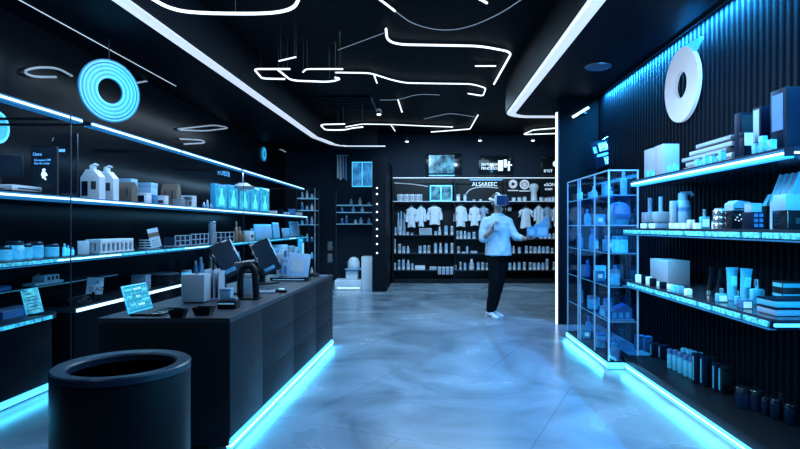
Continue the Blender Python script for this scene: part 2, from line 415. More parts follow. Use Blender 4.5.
t = thing('upright_light', 'tall vertical white light strip on partition edge', 'light', (1.7, 7.26, 0))
MB().box(-.004, .016, -.02, .02, .002, 2.74).obj('diffuser', 'tube', t)
MB().box(.016, .035, -.03, .03, .001, 2.76).obj('channel', 'darkmetal', t)
t = thing('wall_wash_light', 'blue light strip washing top of fluted right wall', 'light', (XR - .06, 0, ZS))
MB().box(-.012, .012, 1.0, 6.95, -.012, -.001).obj('diffuser', 'wash', t)
MB().box(-.026, -.013, 1.0, 6.95, -.035, -.001).obj('channel', 'black', t)

# ================================================================= SIGNS ON THE WALLS
cxr, czr = yx(688, XR), uz(85, yx(688, XR))
t = thing('ring_sign', 'white ring wall sign with pointed tail on fluted wall', 'sign', (XR - .05, cxr, czr))
T = Matrix.Rotation(PI / 2, 4, 'Z')
MB().annulus(.115, .315, .03, T=T).obj('ring', 'sign', t)
MB().prism([(0, .313), (-.34, .300), (-.345, .285), (-.22, .215), (-.1, .295)], -.014, .014,
           T=Matrix(((0, 0, 1, 0), (1, 0, 0, 0), (0, 1, 0, 0), (0, 0, 0, 1)))).obj('tail', 'cyanglow', t)
for a in (.9, 2.4, 4.2): MB().cyl(.012, -.002, .036, 10, T=Matrix.Translation((.0, .2 * math.cos(a), .2 * math.sin(a))) @ Matrix.Rotation(PI / 2, 4, 'Y')).obj('standoff', 'metal', t)

Yr = 4.9
xr, zr = ux(110, Yr), uz(91, Yr)
yaw = math.radians(60); pit = 0.0
t = thing('neon_ring_sign', 'large glowing cyan ring sign hanging before glossy left wall', 'sign', (xr, Yr, zr), rot=(pit, 0, yaw))
RS = .90
bands = [(.125, .145, 'ringb'), (.145, .165, 'ringa'), (.168, .185, 'ringb'), (.188, .205, 'ringa'), (.208, .222, 'ringb'), (.225, .243, 'ringa'), (.246, .258, 'ringb'), (.262, .272, 'ringc'), (.278, .288, 'ringb'), (.294, .302, 'ringc')]
for a, b, mm in bands: MB().annulus(a * RS, b * RS, .02 + .004 * (mm == 'ringb')).obj('ring_band', mm, t)
MB().annulus(.12 * RS, .30 * RS, .012, T=Matrix.Translation((0, .004, 0))).obj('back_plate', 'ringc', t)
MB().cyl(.004, .25 * RS, (ZS - zr) / math.cos(pit) - .01, 8, 0, .016).obj('hanging_rod', 'darkmetal', t)
t = thing('neon_ring_sign', 'tiny cyan ring sign far along left wall', 'sign', (XL + .02, yx(264, XL + .02), uz(154, yx(264, XL + .02))), rz=PI / 2)
MB().annulus(.055, .14, .02).obj('ring_band', 'ringa', t); MB().annulus(.08, .10, .026).obj('inner_band', 'ringb', t)
t = thing('neon_disc_sign', 'glowing cyan disc at left edge of view, on wall', 'sign', (XL + .02, yx(-4, XL + .02), uz(127, yx(-4, XL + .02))), rz=PI / 2)
MB().annulus(.001, .115, .02).obj('disc', 'ringa', t); MB().annulus(.10, .12, .026).obj('rim_band', 'ringb', t)
t = thing('wall_lettering', 'small blue lit lettering on glossy left wall above cyan boxes', 'sign', (XL + .01, yx(217, XL), uz(174, yx(217, XL))))
lettering(t, 'ETOYESTIR', .11, 'textb', (0, 0, 0), FACE_RIGHT)
t = thing('ceiling_strip', 'thin white light line high on left wall beyond small ring', 'light', (XL + .01, yx(285, XL), uz(147, 12.0)))
MB().box(0, .012, -.9, .3, -.012, .012).obj('diffuser', 'tubedim', t)

for lb, pts in (('faint looped reflected light line on left wall, left of cyan ring', [(56, 77), (32, 77), (22, 71), (38, 67), (58, 68), (72, 76)]), ('faint curved reflected light line on left wall, right of cyan ring', [(136, 83), (153, 80), (162, 74)]),
                ('faint looped reflected light line on left wall above third light bar', [(178, 129), (215, 125), (230, 128), (205, 131), (180, 130)]), ('faint short reflected light line under the looped line on left wall', [(180, 139), (202, 140), (206, 143), (184, 144)])):
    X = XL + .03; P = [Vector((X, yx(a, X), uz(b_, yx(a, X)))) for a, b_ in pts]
    t = thing('wall_tube_and_reflection', lb, 'light', P[0]); Q = fillet([p - P[0] for p in P], .25)
    MB().tube(Q, .010).obj('light_tube', 'tubedim', t)  # ceiling tube reflections on the wall, shaped as dim glowing tubes
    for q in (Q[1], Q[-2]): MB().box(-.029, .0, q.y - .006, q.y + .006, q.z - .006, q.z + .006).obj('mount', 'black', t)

# ================================================================= LEFT WALL SHELVING
LX = -2.4
def light_bar(y0, y1, label):
    t = thing('shelf_light_bar', label, 'light', (LX, (y0 + y1) / 2, 2.0))
    h = (y1 - y0) / 2
    MB().box(-.05, .0, -h, h, -.008, .022, .004).obj('housing', 'shelf', t)
    MB().box(.0, .010, -h + .01, h - .01, -.004, .009).obj('diffuser', 'ledw', t); MB().box(.0, .008, -h + .01, h - .01, -.014, -.0045).box(.0, .008, -h + .01, h - .01, .0095, .019).obj('channel', 'ledd', t)  # channel bands glow to paint the halo around the diffuser
    MB().box(-.05, .0, -h + .01, h - .01, -.016, -.009).obj('glow_strip', 'ledd', t)
    for yy in (-h + .06, h - .06): MB().box(XL - LX, -.05, yy - .012, yy + .012, 0, .016).obj('bracket', 'darkmetal', t)
light_bar(2.4, 3.92, 'nearest white light bar above left shelves')
light_bar(4.02, 5.5, 'second white light bar from the front above left shelves')
light_bar(5.52, 7.3, 'third white light bar from the front above left shelves')
light_bar(7.36, 11.1, 'farthest and longest white light bar above left shelves')

def left_shelf(z, label, lower):
    t = thing('wall_shelf', label, 'shelf', (LX, 2.4, z))
    MB().box(XL - LX + .002, 0, 0, 9.0, -.032, 0, .003).obj('board', 'shelf', t)
    if lower:
        y = .03; k = 0
        while y < 8.9:
            l = random.choice((.35, .5, .65, .8))
            MB().box(0, .012, y, min(y + l, 8.98), -.026, -.006).obj('lit_edge', 'frost', t)
            if k % 3 != 1: MB().box(.012, .014, y + .02, min(y + l, 8.98) - .02, -.020, -.012).obj('light_strip', 'ledw' if k % 4 == 2 else 'ringb', t)
            y += l + .02; k += 1
        MB().box(-.05, .0, .02, 8.98, -.038, -.033).obj('glow_strip', 'ledd', t)
    else:
        for a, b in ((.02, 1.6), (1.62, 3.4), (3.42, 6.2), (6.22, 8.98)): (MB().box(0, .012, a, b, -.024, -.012).obj('light_strip', 'ledw', t), MB().box(0, .010, a, b, -.034, -.0245).box(0, .010, a, b, -.0115, -.002).obj('channel', 'ledd', t))  # channel bands glow to paint the halo around the strip
        MB().box(-.06, .0, .02, 8.98, -.041, -.033).obj('glow_strip', 'ledd', t)
    return t
Z2, Z3, ZB = 1.470, 1.062, .60
left_shelf(Z2, 'upper dark shelf with white lit edge on left wall', False)
left_shelf(Z3, 'middle dark shelf with segmented cyan lit edge on left wall', True)
for yy, lb in ((3.75, 'nearest thin upright post of left shelving'), (7.33, 'middle thin upright post of left shelving'), (11.44, 'farthest thin upright post of left shelving')):
    t = thing('shelf_post', lb, 'post', (LX + .028, yy, 0))
    MB().cyl(.004, 0, 2.03, 8).obj('pole', 'darkmetal', t); MB().cyl(.022, 0, .01, 14).obj('foot', 'darkmetal', t)
# wall cabinets
def base_cab(y0, y1, label, roundend, x1=-2.85):
    x0 = XL + .002
    t = thing('base_cabinet', label, 'cabinet', (x1, y0, 0))
    d = y1 - y0
    MB().box(x0 - x1, -.03, 0.0, d - (.12 if roundend else 0), 0.07, .555, .004).obj('carcass', 'gloss', t)
    n = max(1, round(d / .9)); w = (d - .14) / n
    for i in range(n): MB().box(-.03, -.012, .01 + i * w, i * w + w - .004, .085, .55, .003).obj('door', 'gloss', t)
    if roundend:
        poly = [(x0 - x1, 0), (0, 0), (0, d - .16)] + [(-.16 + .16 * math.cos(a), d - .16 + .16 * math.sin(a)) for a in [i * PI / 16 for i in range(1, 9)]] + [(x0 - x1, d)]
    else: poly = [(x0 - x1, 0), (0, 0), (0, d), (x0 - x1, d)]
    MB().prism(poly, .56, ZB).obj('worktop', 'ctop', t)
    MB().box(.0, .010, .02, d - .17 if roundend else d - .02, .565, .590).obj('light_strip', 'frost' if roundend else 'ledw', t)
    MB().box(x0 - x1, -.06, 0, d, 0, .07).obj('toe_kick', 'black', t)
    MB().box(-.06, -.045, .0, d, .012, .06).obj('floor_light_strip', 'ledb', t)
base_cab(2.4, 4.44, 'low glossy black cabinet with rounded end, nearest on left wall', True)
base_cab(4.56, 7.6, 'low glossy black cabinet behind the counter on left wall', False)
base_cab(7.62, 8.7, 'third low glossy black cabinet from the front on left wall', False)
base_cab(8.72, 11.4, 'farthest and deepest low glossy black cabinet on left wall', False, -2.36)

# ---------------------------------------------------------------- small goods, reusable shapes
def carton(label, x, y, z, w, d, h, m='offwhite', lab=None, side='cam', cat='box', rz=0., group=None, name='carton', lid=True, bev=.003):
    t = thing(name, label, cat, (x, y, z), rz, group)
    MB().cb(w, d, h * (.80 if lid else 1), 0, bev).obj('box_body', m, t)
    if lid: MB().cb(w + .002, d + .002, h * .198, h * .802, bev).obj('lid', m, t)
    if lab:
        lm, fw, z0, z1 = lab
        if side == 'cam': MB().box(-w * fw / 2, w * fw / 2, -d / 2 - .0035, -d / 2 - .001, h * z0, h * z1).obj('label_panel', lm, t)
        elif side == 'left': MB().box(-w / 2 - .0035, -w / 2 - .001, -d * fw / 2, d * fw / 2, h * z0, h * z1).obj('label_panel', lm, t)
        else: MB().box(w / 2 + .001, w / 2 + .0035, -d * fw / 2, d * fw / 2, h * z0, h * z1).obj('label_panel', lm, t)
    return t
def bottle(label, x, y, z, r, h, m='paleblue', cap='white', capf=.28, cat='bottle', group=None, name='bottle', neck=.45, band=None):
    t = thing(name, label, cat, (x, y, z), 0, group)
    hb = h * (1 - capf)
    MB().lathe([(r * .9, 0), (r, .004), (r, hb * .86), (r * .8, hb * .95), (r * neck, hb)], 16).obj('bottle_body', m, t)
    MB().lathe([(r * neck * 1.15, hb), (r * neck * 1.15, h - .003), (r * neck, h)], 14).obj('cap', cap, t)
    if band: MB().lathe([(r * 1.02, hb * .2), (r * 1.02, hb * .55)], 16).obj('label_band', band, t)
    return t
def jar(label, x, y, z, r, h, m='bluejar', cap='shelf', cat='jar', group=None, name='jar'):
    t = thing(name, label, cat, (x, y, z), 0, group)
    MB().lathe([(r * .92, 0), (r, .004), (r, h * .72), (r * .9, h * .78)], 18).obj('jar_body', m, t)
    MB().lathe([(r * .98, h * .78), (r * .98, h - .004), (r * .9, h)], 18).obj('lid', cap, t)
    return t
def flat_flask(label, x, y, z, w, d, h, m='cyan', cap='metal', group=None, lab='whiteglow', rz=0.):
    t = thing('perfume_bottle', label, 'bottle', (x, y, z), rz, group)
    MB().cb(w, d, h * .62, 0, .006).obj('flask', m, t)
    MB().cyl(w * .14, h * .62, h * .72, 12).obj('neck', m, t)
    MB().cyl(w * .2, h * .72, h, 12, b=.002).obj('cap', cap, t)
    if lab: MB().box(-w * .36, w * .36, -d / 2 - .003, -d / 2 - .0005, h * .1, h * .5).obj('label_panel', lab, t)
    return t
def cosmetic_tube(label, x, y, z, w, h, m='cyan', cap='cyan', lean=0., band=None, group=None):
    t = thing('cosmetic_tube', label, 'tube', (x, y, z), 0, group, rot=(0, lean, 0))
    mb = MB(); rings = []
    for k in range(9):
        f = k / 8; rxx = w * (.36 + .14 * f); ryy = max(.002, w * .34 * (1 - f) ** .7); zz = h * (.16 + .84 * f)
        rings.append([mb.bm.verts.new((rxx * math.cos(2 * PI * i / 16), ryy * math.sin(2 * PI * i / 16), zz)) for i in range(16)])
    for a, b in zip(rings, rings[1:]):
        for i in range(16): mb.bm.faces.new((a[i], a[(i + 1) % 16], b[(i + 1) % 16], b[i]))
    mb.bm.faces.new(list(reversed(rings[0]))); mb.bm.faces.new(rings[-1])
    mb.obj('tube_body', m, t)
    MB().cb(w * 1.02, .006, h * .06, h * .95, .001).obj('crimp', m, t)
    MB().cyl(w * .35, 0.001, h * .16, 16, b=.002).obj('cap', cap, t)
    if band: MB().cb(w * .5, .002, h * .3, h * .45, 0, 0, -w * .30).obj('label_panel', band, t)
    return t
def paper_bag(label, x, y, z, w, d, h, rz=0.):
    t = thing('paper_bag', label, 'bag', (x, y, z), rz)
    mb = MB(); R = []
    for f, sx, sy in ((0, 1, 1), (.6, 1.0, 1.0), (.84, 1.02, .6), (1, 1.0, .12)):
        ww, dd = w * sx / 2, d * sy / 2
        R.append([mb.bm.verts.new(p) for p in ((-ww, -dd, h * f), (-ww * .1, -dd * .9, h * f), (ww, -dd, h * f), (ww, dd, h * f), (0, dd * .9, h * f), (-ww, dd, h * f))])
    for a, b in zip(R, R[1:]):
        for i in range(6): mb.bm.faces.new((a[i], a[(i + 1) % 6], b[(i + 1) % 6], b[i]))
    mb.bm.faces.new(list(reversed(R[0]))); mb.bm.faces.new(R[-1])
    mb.obj('bag_body', 'brown', t)
    MB().cb(w * .92, .014, h * .06, h * .94, .002).obj('fold', 'brown', t)
    for sx in (-1, 1): MB().cb(w * .08, .004, h * .4, h * .3, .001, sx * w * .22, -d * .49).obj('strap', 'ink', t)
    return t

# ---------------------------------------------------------------- upper left shelf
IX = -2.60
# printer and dark screen at the left edge
t = thing('label_printer', 'low white printer under dark screen at left edge of upper shelf', 'printer', (-2.71, 3.62, Z2))
MB().cb(.30, .30, .022, 0, .003).obj('base', 'black', t); MB().cb(.30, .30, .035, .024, .006).obj('printer_body', 'white', t)
MB().box(-.1, .1, -.153, -.149, .03, .036).obj('paper_slot', 'black', t)
MB().box(.149, .153, -.1, .1, .034, .042).obj('side_slot', 'ink', t)
t = thing('small_monitor', 'dark blank monitor at left edge of upper shelf', 'monitor', (-2.77, 3.64, Z2 + .06), rz=.5)
MB().cb(.14, .1, .008, 0, .002).obj('foot', 'black', t); MB().tube([(0, .01, .005), (0, .02, .09)], .012).obj('stand', 'black', t)
MB().box(-.13, .13, -.012, .012, .06, .21, .004).obj('casing', 'black', t); MB().box(-.122, .122, -.0145, -.012, .068, .202).obj('screen', 'poster', t)
Yp = 3.75
t = thing('poster_panel', 'dark upright poster panel with small white figure and lettering', 'sign', (ux(45, Yp), Yp, Z2))
w = 24 * Yp / F; h = uz(147, Yp) - Z2
MB().box(-w / 2, w / 2, -.008, .008, 0, h, .002).obj('panel', 'poster', t)
MB().box(-w / 2 - .006, -w / 2, -.01, .01, 0, h).box(w / 2, w / 2 + .006, -.01, .01, 0, h).box(-w / 2, w / 2, -.01, .01, h, h + .005).obj('frame', 'darkmetal', t)
lettering(t, 'Ders', .030, 'textb', (-w * .46, -.011, h * .82), FACE_CAM)
lettering(t, 'Dronorol OIP', .019, 'textb', (-w * .4, -.011, h * .71), FACE_CAM); lettering(t, 'Eoe Bo-ontar', .019, 'textb', (-w * .4, -.011, h * .645), FACE_CAM)
MB().lathe([(.001, -.002), (.010, -.002), (.010, .002), (.001, .002)], 12, T=Matrix.Translation((0, -.011, h * .53)) @ Matrix.Rotation(PI / 2, 4, 'X')).tube([(-.004, -.011, h * .5), (-.013, -.011, h * .44), (-.004, -.011, h * .36)], .006, 6).tube([(.0, -.011, h * .49), (.014, -.011, h * .45), (.018, -.011, h * .41)], .006, 6).tube([(.004, -.011, h * .46), (.003, -.011, h * .38), (.012, -.011, h * .33)], .006, 6).obj('figure_print', 'text', t)
t = thing('glass_divider', 'upright glass divider pane beside dark poster panel', 'panel', (-2.62, 4.08, Z2))
MB().box(-.09, .09, -.003, .003, 0, .47).obj('pane', 'glass', t); MB().box(.087, .091, -.004, .004, 0, .47).obj('lit_edge', 'darkmetal', t)
MB().box(-.09, -.0, -.006, -.004, .34, .36).obj('blue_strip', 'textb', t)
def jug(label, px, top, X=-2.52):
    Y = yx(px, X); h = uz(top, Y) - Z2; s = h / .2
    t = thing('refill_jug', label, 'jug', (X, Y, Z2))
    MB().prism([(-.052 * s, 0), (.052 * s, 0), (.052 * s, .125 * s), (.018 * s, .165 * s), (-.022 * s, .165 * s), (-.052 * s, .12 * s)], -.04, .04, T=Matrix.Rotation(PI / 2, 4, 'X')).obj('jug_body', 'white', t)
    MB().box(-.045 * s, -.012 * s, -.0425, -.040, .02 * s, .10 * s).obj('label_panel', 'navy', t)
    MB().box(.006 * s, .034 * s, -.0425, -.040, .055 * s, .10 * s, .001).obj('grip_hole', 'ink', t)
    MB().cyl(.017 * s, .166 * s, .185 * s, 12).tube([(-.014 * s, 0, .185 * s), (.012 * s, 0, .197 * s), (.03 * s, 0, .19 * s)], .008).obj('cap', 'white', t)
jug('larger white refill jug with dark label, left of the pair', 93, 163.5)
jug('smaller white refill jug with dark label, right of the pair', 107, 165.5)
def put_left(px, X): return X, yx(px, X)
x, y = put_left(126, -2.56); paper_bag('brown paper bag next to the white jugs', x, y, Z2, .15, .10, .175)
x, y = put_left(126, -2.86); carton('blue box behind the brown paper bag beside jugs', x, y, Z2, .16, .12, .25, 'paleblue', rz=0)
x, y = put_left(146, -2.82); carton('largest plain blue box between the two brown bags', x, y, Z2, .17, .14, .235, 'paleblue')
x, y = put_left(143, -2.50); carton('small white box with navy window in front of blue box', x, y, Z2, .11, .09, .092, 'white', ('navy', .6, .15, .75))
x, y = put_left(153, -2.50); carton('small blue box between two small white boxes', x, y, Z2, .06, .08, .085, 'blue')
x, y = put_left(162, -2.52); carton('small white box with dark printed front, upper left shelf', x, y, Z2, .09, .08, .09, 'white', ('ink', .7, .2, .5))
x, y = put_left(171, -2.72); paper_bag('taller brown paper bag right of the blue box', x, y, Z2, .17, .11, .25)
x, y = put_left(179, -2.50); carton('low dark brown box in front of taller paper bag', x, y, Z2, .09, .09, .075, 'grey')
x, y = put_left(189, -2.50)
t = thing('open_display_box', 'white open fronted box right of taller paper bag', 'box', (x, y, Z2))
MB().box(-.06, -.048, -.05, .05, 0, .12).box(.048, .06, -.05, .05, 0, .12).box(-.048, .048, -.05, .05, 0, .012).box(-.048, .048, -.05, .05, .108, .12).box(-.048, .048, .04, .05, .012, .108).obj('box_body', 'white', t)
MB().cb(.03, .03, .05, .012, .002, .02).obj('inner_box', 'brown', t)
for i, (px, r, h) in enumerate(((204, .018, .07), (207.5, .015, .10), (211, .018, .06))):
    x, y = put_left(px, -2.50); bottle('tiny pale bottle, %s from left, beside cyan light boxes' % ORD[i], x, y, Z2, r, h, 'paleblue', 'white', group='tiny bottles by the light boxes')
for i, (a, b) in enumerate(((215, 227.5), (228, 238.5), (239, 250), (250.5, 259.5), (260, 269.5))):
    X = -2.5; Y0, Y1 = yx(a, X), yx(b, X); Yc = (Y0 + Y1) / 2
    w = (Y1 - Y0) - .02; h = .31 + .02 * i
    t = thing('light_box', 'glowing cyan light box, %s from the front in row of five' % ORD[i], 'sign', (X - .03, Yc, Z2), group='cyan light boxes on the upper left shelf')
    MB().box(-.03, .03, -w / 2, w / 2, 0, h, .004).obj('casing', 'ringc', t)
    MB().box(.0305, .033, -w / 2 + .02, w / 2 - .02, .03, h - .03).obj('screen', 'holo', t)
    MB().lathe([(.005, .05), (min(.09, w * .32), .06), (min(.09, w * .32), .12), (.03, .2), (.03, .26)], 14, T=Matrix.Translation((.034, 0, 0)) @ Matrix.Diagonal((.12, 1, 1, 1))).obj('flask_print', 'ringb', t)
# camera unit hung from the light bar
t = thing('ceiling_camera', 'small grey camera unit hanging under left light bar', 'camera', (LX - .03, yx(243, LX - .03), 1.984))
MB().cyl(.012, -.14, -.0, 8).obj('stem', 'metal', t); MB().lathe([(.03, -.24), (.14, -.215), (.15, -.19), (.05, -.14)], 18).obj('dome', 'grey', t); MB().lathe([(.02, -.25), (.10, -.225), (.11, -.216)], 16).obj('lens_ring', 'silver', t)
for i, (px, w, h, mm) in enumerate(((273, .10, .06, 'white'), (279, .12, .10, 'navy'), (286, .14, .06, 'paleblue'), (292, .14, .13, 'blue'), (299, .16, .08, 'white'))):
    x, y = put_left(px, -2.6); carton('small box, %s past the cyan light boxes on upper shelf' % ORD[i], x, y, Z2, .12, w, h, mm, group='far boxes on the upper left shelf')

# ---------------------------------------------------------------- middle left shelf
for i, (px, r, h) in enumerate(((3, .045, .085), (14.5, .05, .115), (24.5, .042, .095), (35, .048, .105), (52, .042, .085))):
    x, y = put_left(px, -2.55); jar('blue glass jar, %s from left on middle left shelf' % ORD[i], x, y, Z3, r, h, group='blue jars on the middle left shelf')
for i, (px, r, h) in enumerate(((64.5, .013, .085), (68, .012, .07), (72.5, .011, .055))):
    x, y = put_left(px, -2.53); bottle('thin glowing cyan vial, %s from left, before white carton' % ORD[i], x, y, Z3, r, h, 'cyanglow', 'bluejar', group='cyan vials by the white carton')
x, y = put_left(83, -2.52); carton('plain white carton right of the cyan vials', x, y, Z3, .07, .09, .098, 'white', lid=False, rz=.6)
x, y = put_left(93.5, -2.58); jar('small dark jar right of plain white carton', x, y, Z3, .028, .07, 'navy', 'black')
# white arcade model
X = -2.50; Ya, Yb_ = yx(97, X), yx(130, X)
t = thing('arcade_model', 'white model building with a row of arches', 'model', (X, (Ya + Yb_) / 2, Z3))
L_ = Yb_ - Ya; hh = .105
MB().box(-.09, .03, -L_ / 2 - .01, L_ / 2 + .01, 0, .012).obj('base', 'white', t); MB().box(-.09, .03, -L_ / 2, L_ / 2, hh - .03, hh, .003).obj('roof_slab', 'white', t)
for i in range(8): yy = -L_ / 2 + .012 + i * (L_ - .024) / 7; MB().box(.008, .028, yy - .010, yy + .010, .012, hh - .03).obj('column', 'white', t)
for i in range(7):
    yy = -L_ / 2 + .012 + (i + .5) * (L_ - .024) / 7; w = (L_ - .024) / 7
    mb = MB(); poly = [(-w / 2, .0), (-w / 2, .02)] + [(w / 2, .02), (w / 2, 0)] + [(w * .35 * math.cos(a), .017 * math.sin(a)) for a in [k * PI / 8 for k in range(0, 9)]]
    mb.prism(poly, .010, .026, T=Matrix.Translation((0, yy, hh - .05)) @ Matrix(((0, 0, 1, 0), (1, 0, 0, 0), (0, 1, 0, 0), (0, 0, 0, 1)))).obj('arch', 'white', t)
MB().box(-.09, -.07, -L_ / 2, L_ / 2, .012, hh - .03).obj('rear_wall', 'paleblue', t)
for i in range(3): MB().box(-.07 + .03 * i, -.055 + .03 * i, -L_ / 2, -L_ / 2 + .012, .012, hh - .03).obj('side_column', 'white', t)
x, y = put_left(147, -2.6)
t = thing('letter_tray', 'small white stacked tray behind the leaning leaflet', 'tray', (x, y, Z3))
for k in range(4): MB().cb(.10, .10, .008, k * .024, .001).obj('tier', 'white', t)
MB().box(-.05, -.04, .04, .05, 0, .08).box(.04, .05, .04, .05, 0, .08).obj('support', 'grey', t)
x, y = put_left(157, -2.50)
t = thing('leaflet', 'white leaflet with brown printed band leaning upright', 'leaflet', (x, y, Z3), rz=.45)
T = Matrix.Rotation(-.22, 4, 'Y') @ Matrix.Rotation(-.1, 4, 'X')
MB().box(-.045, .045, -.003, .003, 0.01, .19, T=T).obj('card', 'white', t); MB().box(-.045, .045, -.0045, -.003, .11, .15, T=T).obj('print_band', 'copper', t)
for k in range(3): MB().box(-.03, .03, -.0045, -.003, .03 + k * .022, .036 + k * .022, T=T).obj('text_line', 'grey', t)
MB().box(-.03, .03, -.005, .07, 0, .006).obj('stand', 'grey', t)
def wire_grid(label, a, b, h, cols):
    X = -2.5; Y0, Y1 = yx(a, X), yx(b, X); L2 = (Y1 - Y0) / 2
    t = thing('wire_rack', label, 'rack', (X, (Y0 + Y1) / 2, Z3))
    for k in range(3): MB().box(-.004, .004, -L2, L2, .002 + k * (h - .012) / 2, .010 + k * (h - .012) / 2).obj('rail', 'offwhite', t)
    for k in range(cols + 1):
        yy = -L2 + .006 + k * (2 * L2 - .012) / cols; MB().box(-.004, .004, yy - .006, yy + .006, 0.002, h).obj('upright', 'offwhite', t)
    for yy in (-L2 + .006, L2 - .006): MB().box(-.12, -.004, yy - .005, yy + .005, .002, .010).obj('foot', 'offwhite', t)
    MB().box(-.12, -.112, -L2, L2, .002, h * .8).obj('rear_panel', 'navy', t)
wire_grid('white wire grid rack, nearest on middle left shelf', 175, 190, .115, 3)
wire_grid('longer white wire grid rack left of grey canister', 191, 208.5, .125, 4)
wire_grid('white wire grid rack right of grey canister', 216, 234, .135, 4)
x, y = put_left(212, -2.5)
t = thing('canister', 'tall grey cylinder canister between the wire grid racks', 'canister', (x, y, Z3))
MB().cyl(.042, 0, .235, 20, b=.004).obj('can_body', 'grey', t); MB().cyl(.040, .236, .26, 20, b=.003).obj('lid', 'silver', t)
for i, (px, r, h) in enumerate(((236, .03, .27), (239.5, .026, .20), (243, .03, .15))):
    x, y = put_left(px, -2.52); bottle('copper brown bottle, %s from left on middle left shelf' % ORD[i], x, y, Z3, r, h, 'copper', 'brown', group='copper bottles on the middle left shelf')
x, y = put_left(248, -2.55); carton('white box right of the copper bottles', x, y, Z3, .12, .22, .14, 'white', ('ink', .5, .3, .6), side='r')
def glow_frame(label, a, b, h, X=-2.52, m='cyan', lean=.12):
    Y0, Y1 = yx(a, X), yx(b, X); L2 = (Y1 - Y0) / 2
    t = thing('picture_display', label, 'frame', (X, (Y0 + Y1) / 2, Z3))
    T = Matrix.Rotation(-lean, 4, 'Y')
    MB().box(-.012, .006, -L2, L2, 0.003, h, .003, T=T).obj('frame', m, t); MB().box(.0065, .009, -L2 + .03, L2 - .03, .03, h - .03, T=T).obj('picture', 'paleblue', t)
    MB().box(-.10, -.0, -.03, .03, 0, .008).obj('foot', 'shelf', t)
glow_frame('narrow pale frame left of the big cyan frame', 252, 257, .17, X=-2.60, m='paleblue')
glow_frame('biggest pale cyan frame on middle left shelf', 256, 272.5, .235, X=-2.50)
glow_frame('upright cyan frame right of biggest frame', 274, 280, .27, X=-2.56)
glow_frame('low pale cyan frame toward far end of middle shelf', 283, 290, .17, X=-2.54, m='paleblue')
glow_frame('farthest cyan frame on middle left shelf', 291, 300, .30, X=-2.60)

# ---------------------------------------------------------------- on the wall cabinets
t = thing('tablet_sign', 'glowing cyan tablet sign leaning on nearest left cabinet', 'tablet', (-2.935, 4.22, ZB), rz=.75)
T = Matrix.Rotation(-.28, 4, 'X') @ Matrix.Rotation(-.16, 4, 'Y')
MB().box(-.055, .055, -.006, .006, .012, .205, .003, T=T).obj('casing', 'cyanglow', t)
MB().box(-.05, .05, -.0085, -.0062, .018, .2, T=T).obj('screen', 'screen', t)
for k in range(6): MB().box(-.038, .038 - .012 * (k % 3), -.0095, -.0085, .04 + k * .024, .046 + k * .024, T=T).obj('text_line', 'blue', t)
MB().box(-.05, .05, -.02, .06, 0, .012, .002).obj('stand', 'black', t)
for i, (yy, zz) in enumerate(((3.22, .16), (3.50, .14), (3.78, .125))):
    carton('plain black box, %s from left on nearest left cabinet' % ORD[i], -3.05, yy, ZB, .2, .2, zz, 'black', group='black boxes on the nearest left cabinet')
t = thing('curved_tray', 'blue curved low display plinth behind the cyan tablet sign', 'tray', (-3.075, 4.20, ZB))
MB().prism([(-.12, -.2), (.06, -.2)] + [(.0 + .09 * math.cos(a), .10 + .1 * math.sin(a)) for a in [i * PI / 12 for i in range(0, 7)]] + [(-.12, .2)], 0, .05).obj('tray_body', 'blue', t)
MB().prism([(-.11, -.19), (.05, -.19), (.05, .12), (-.11, .18)], .05, .054).obj('pad', 'paleblue', t)
for k in range(5):
    z = ZB + k * .017; o = thing('black_booklet', 'black booklet, %s from bottom of stack beside sign card' % ORD[k], 'book', (-3.02 + .012 * ((k * 3) % 4), 4.72 + .01 * (k % 3), z), rz=.12 * ((k % 3) - 1), group='black booklets stacked on left cabinet')
    MB().cb(.20, .24, .015, 0, .002).obj('cover', 'blackgloss', o); MB().box(-.092, .098, -.112, .118, .003, .012).obj('pages', 'grey', o)
t = thing('sign_card', 'small white tilted sign card with dark lettering', 'sign', (-2.96, 5.0, ZB), rz=.5)
T = Matrix.Rotation(-.2, 4, 'X') @ Matrix.Rotation(.08, 4, 'Y')
MB().box(-.065, .065, -.005, .005, .06, .21, .002, T=T).obj('card', 'white', t)
lettering(t, 'A', .05, 'ink', T @ Vector((.0, -.008, .15)), (PI / 2 + .0 - .2, 0, 0)); lettering(t, 'D AZ', .05, 'ink', T @ Vector((-.045, -.008, .085)), (PI / 2 - .2, 0, 0))
MB().cb(.13, .10, .012, 0, .002).obj('base', 'black', t); MB().tube([(0, .01, .01), (0, .0, .08)], .012).obj('stem', 'black', t)
# thin wall ledge with a white gadget
t = thing('wall_ledge', 'short thin dark ledge on left wall under middle shelf', 'shelf', (XL + .002, 4.3, .80))
MB().box(0, .18, -.5, 1.2, -.015, 0, .002).obj('board', 'shelf', t); MB().box(.18, .184, -.5, 1.2, -.010, -.006).obj('lit_edge', 'edgedim', t)
t = thing('white_gadget', 'white gadget with dark openings on thin wall ledge', 'device', (XL + .10, 4.55, .80))
MB().cb(.11, .34, .02, 0, .003).obj('base', 'white', t); MB().cb(.09, .18, .05, .02, .004, 0, .04).obj('device_body', 'white', t)
for k in range(3): MB().box(.046, .049, -.02 + k * .05, .01 + k * .05, .03, .06).obj('opening', 'ink', t)
MB().tube([(0, -.12, .02), (0, -.13, .07), (0, -.05, .085)], .008).obj('arm', 'silver', t)
carton('flat blue box at near end of thin wall ledge', XL + .09, 4.02, .80, .12, .22, .03, 'blue')
x = -2.98
carton('white box beside stack of curved black trays on left cabinet', -3.0, 5.92, ZB, .15, .12, .155, 'offwhite')
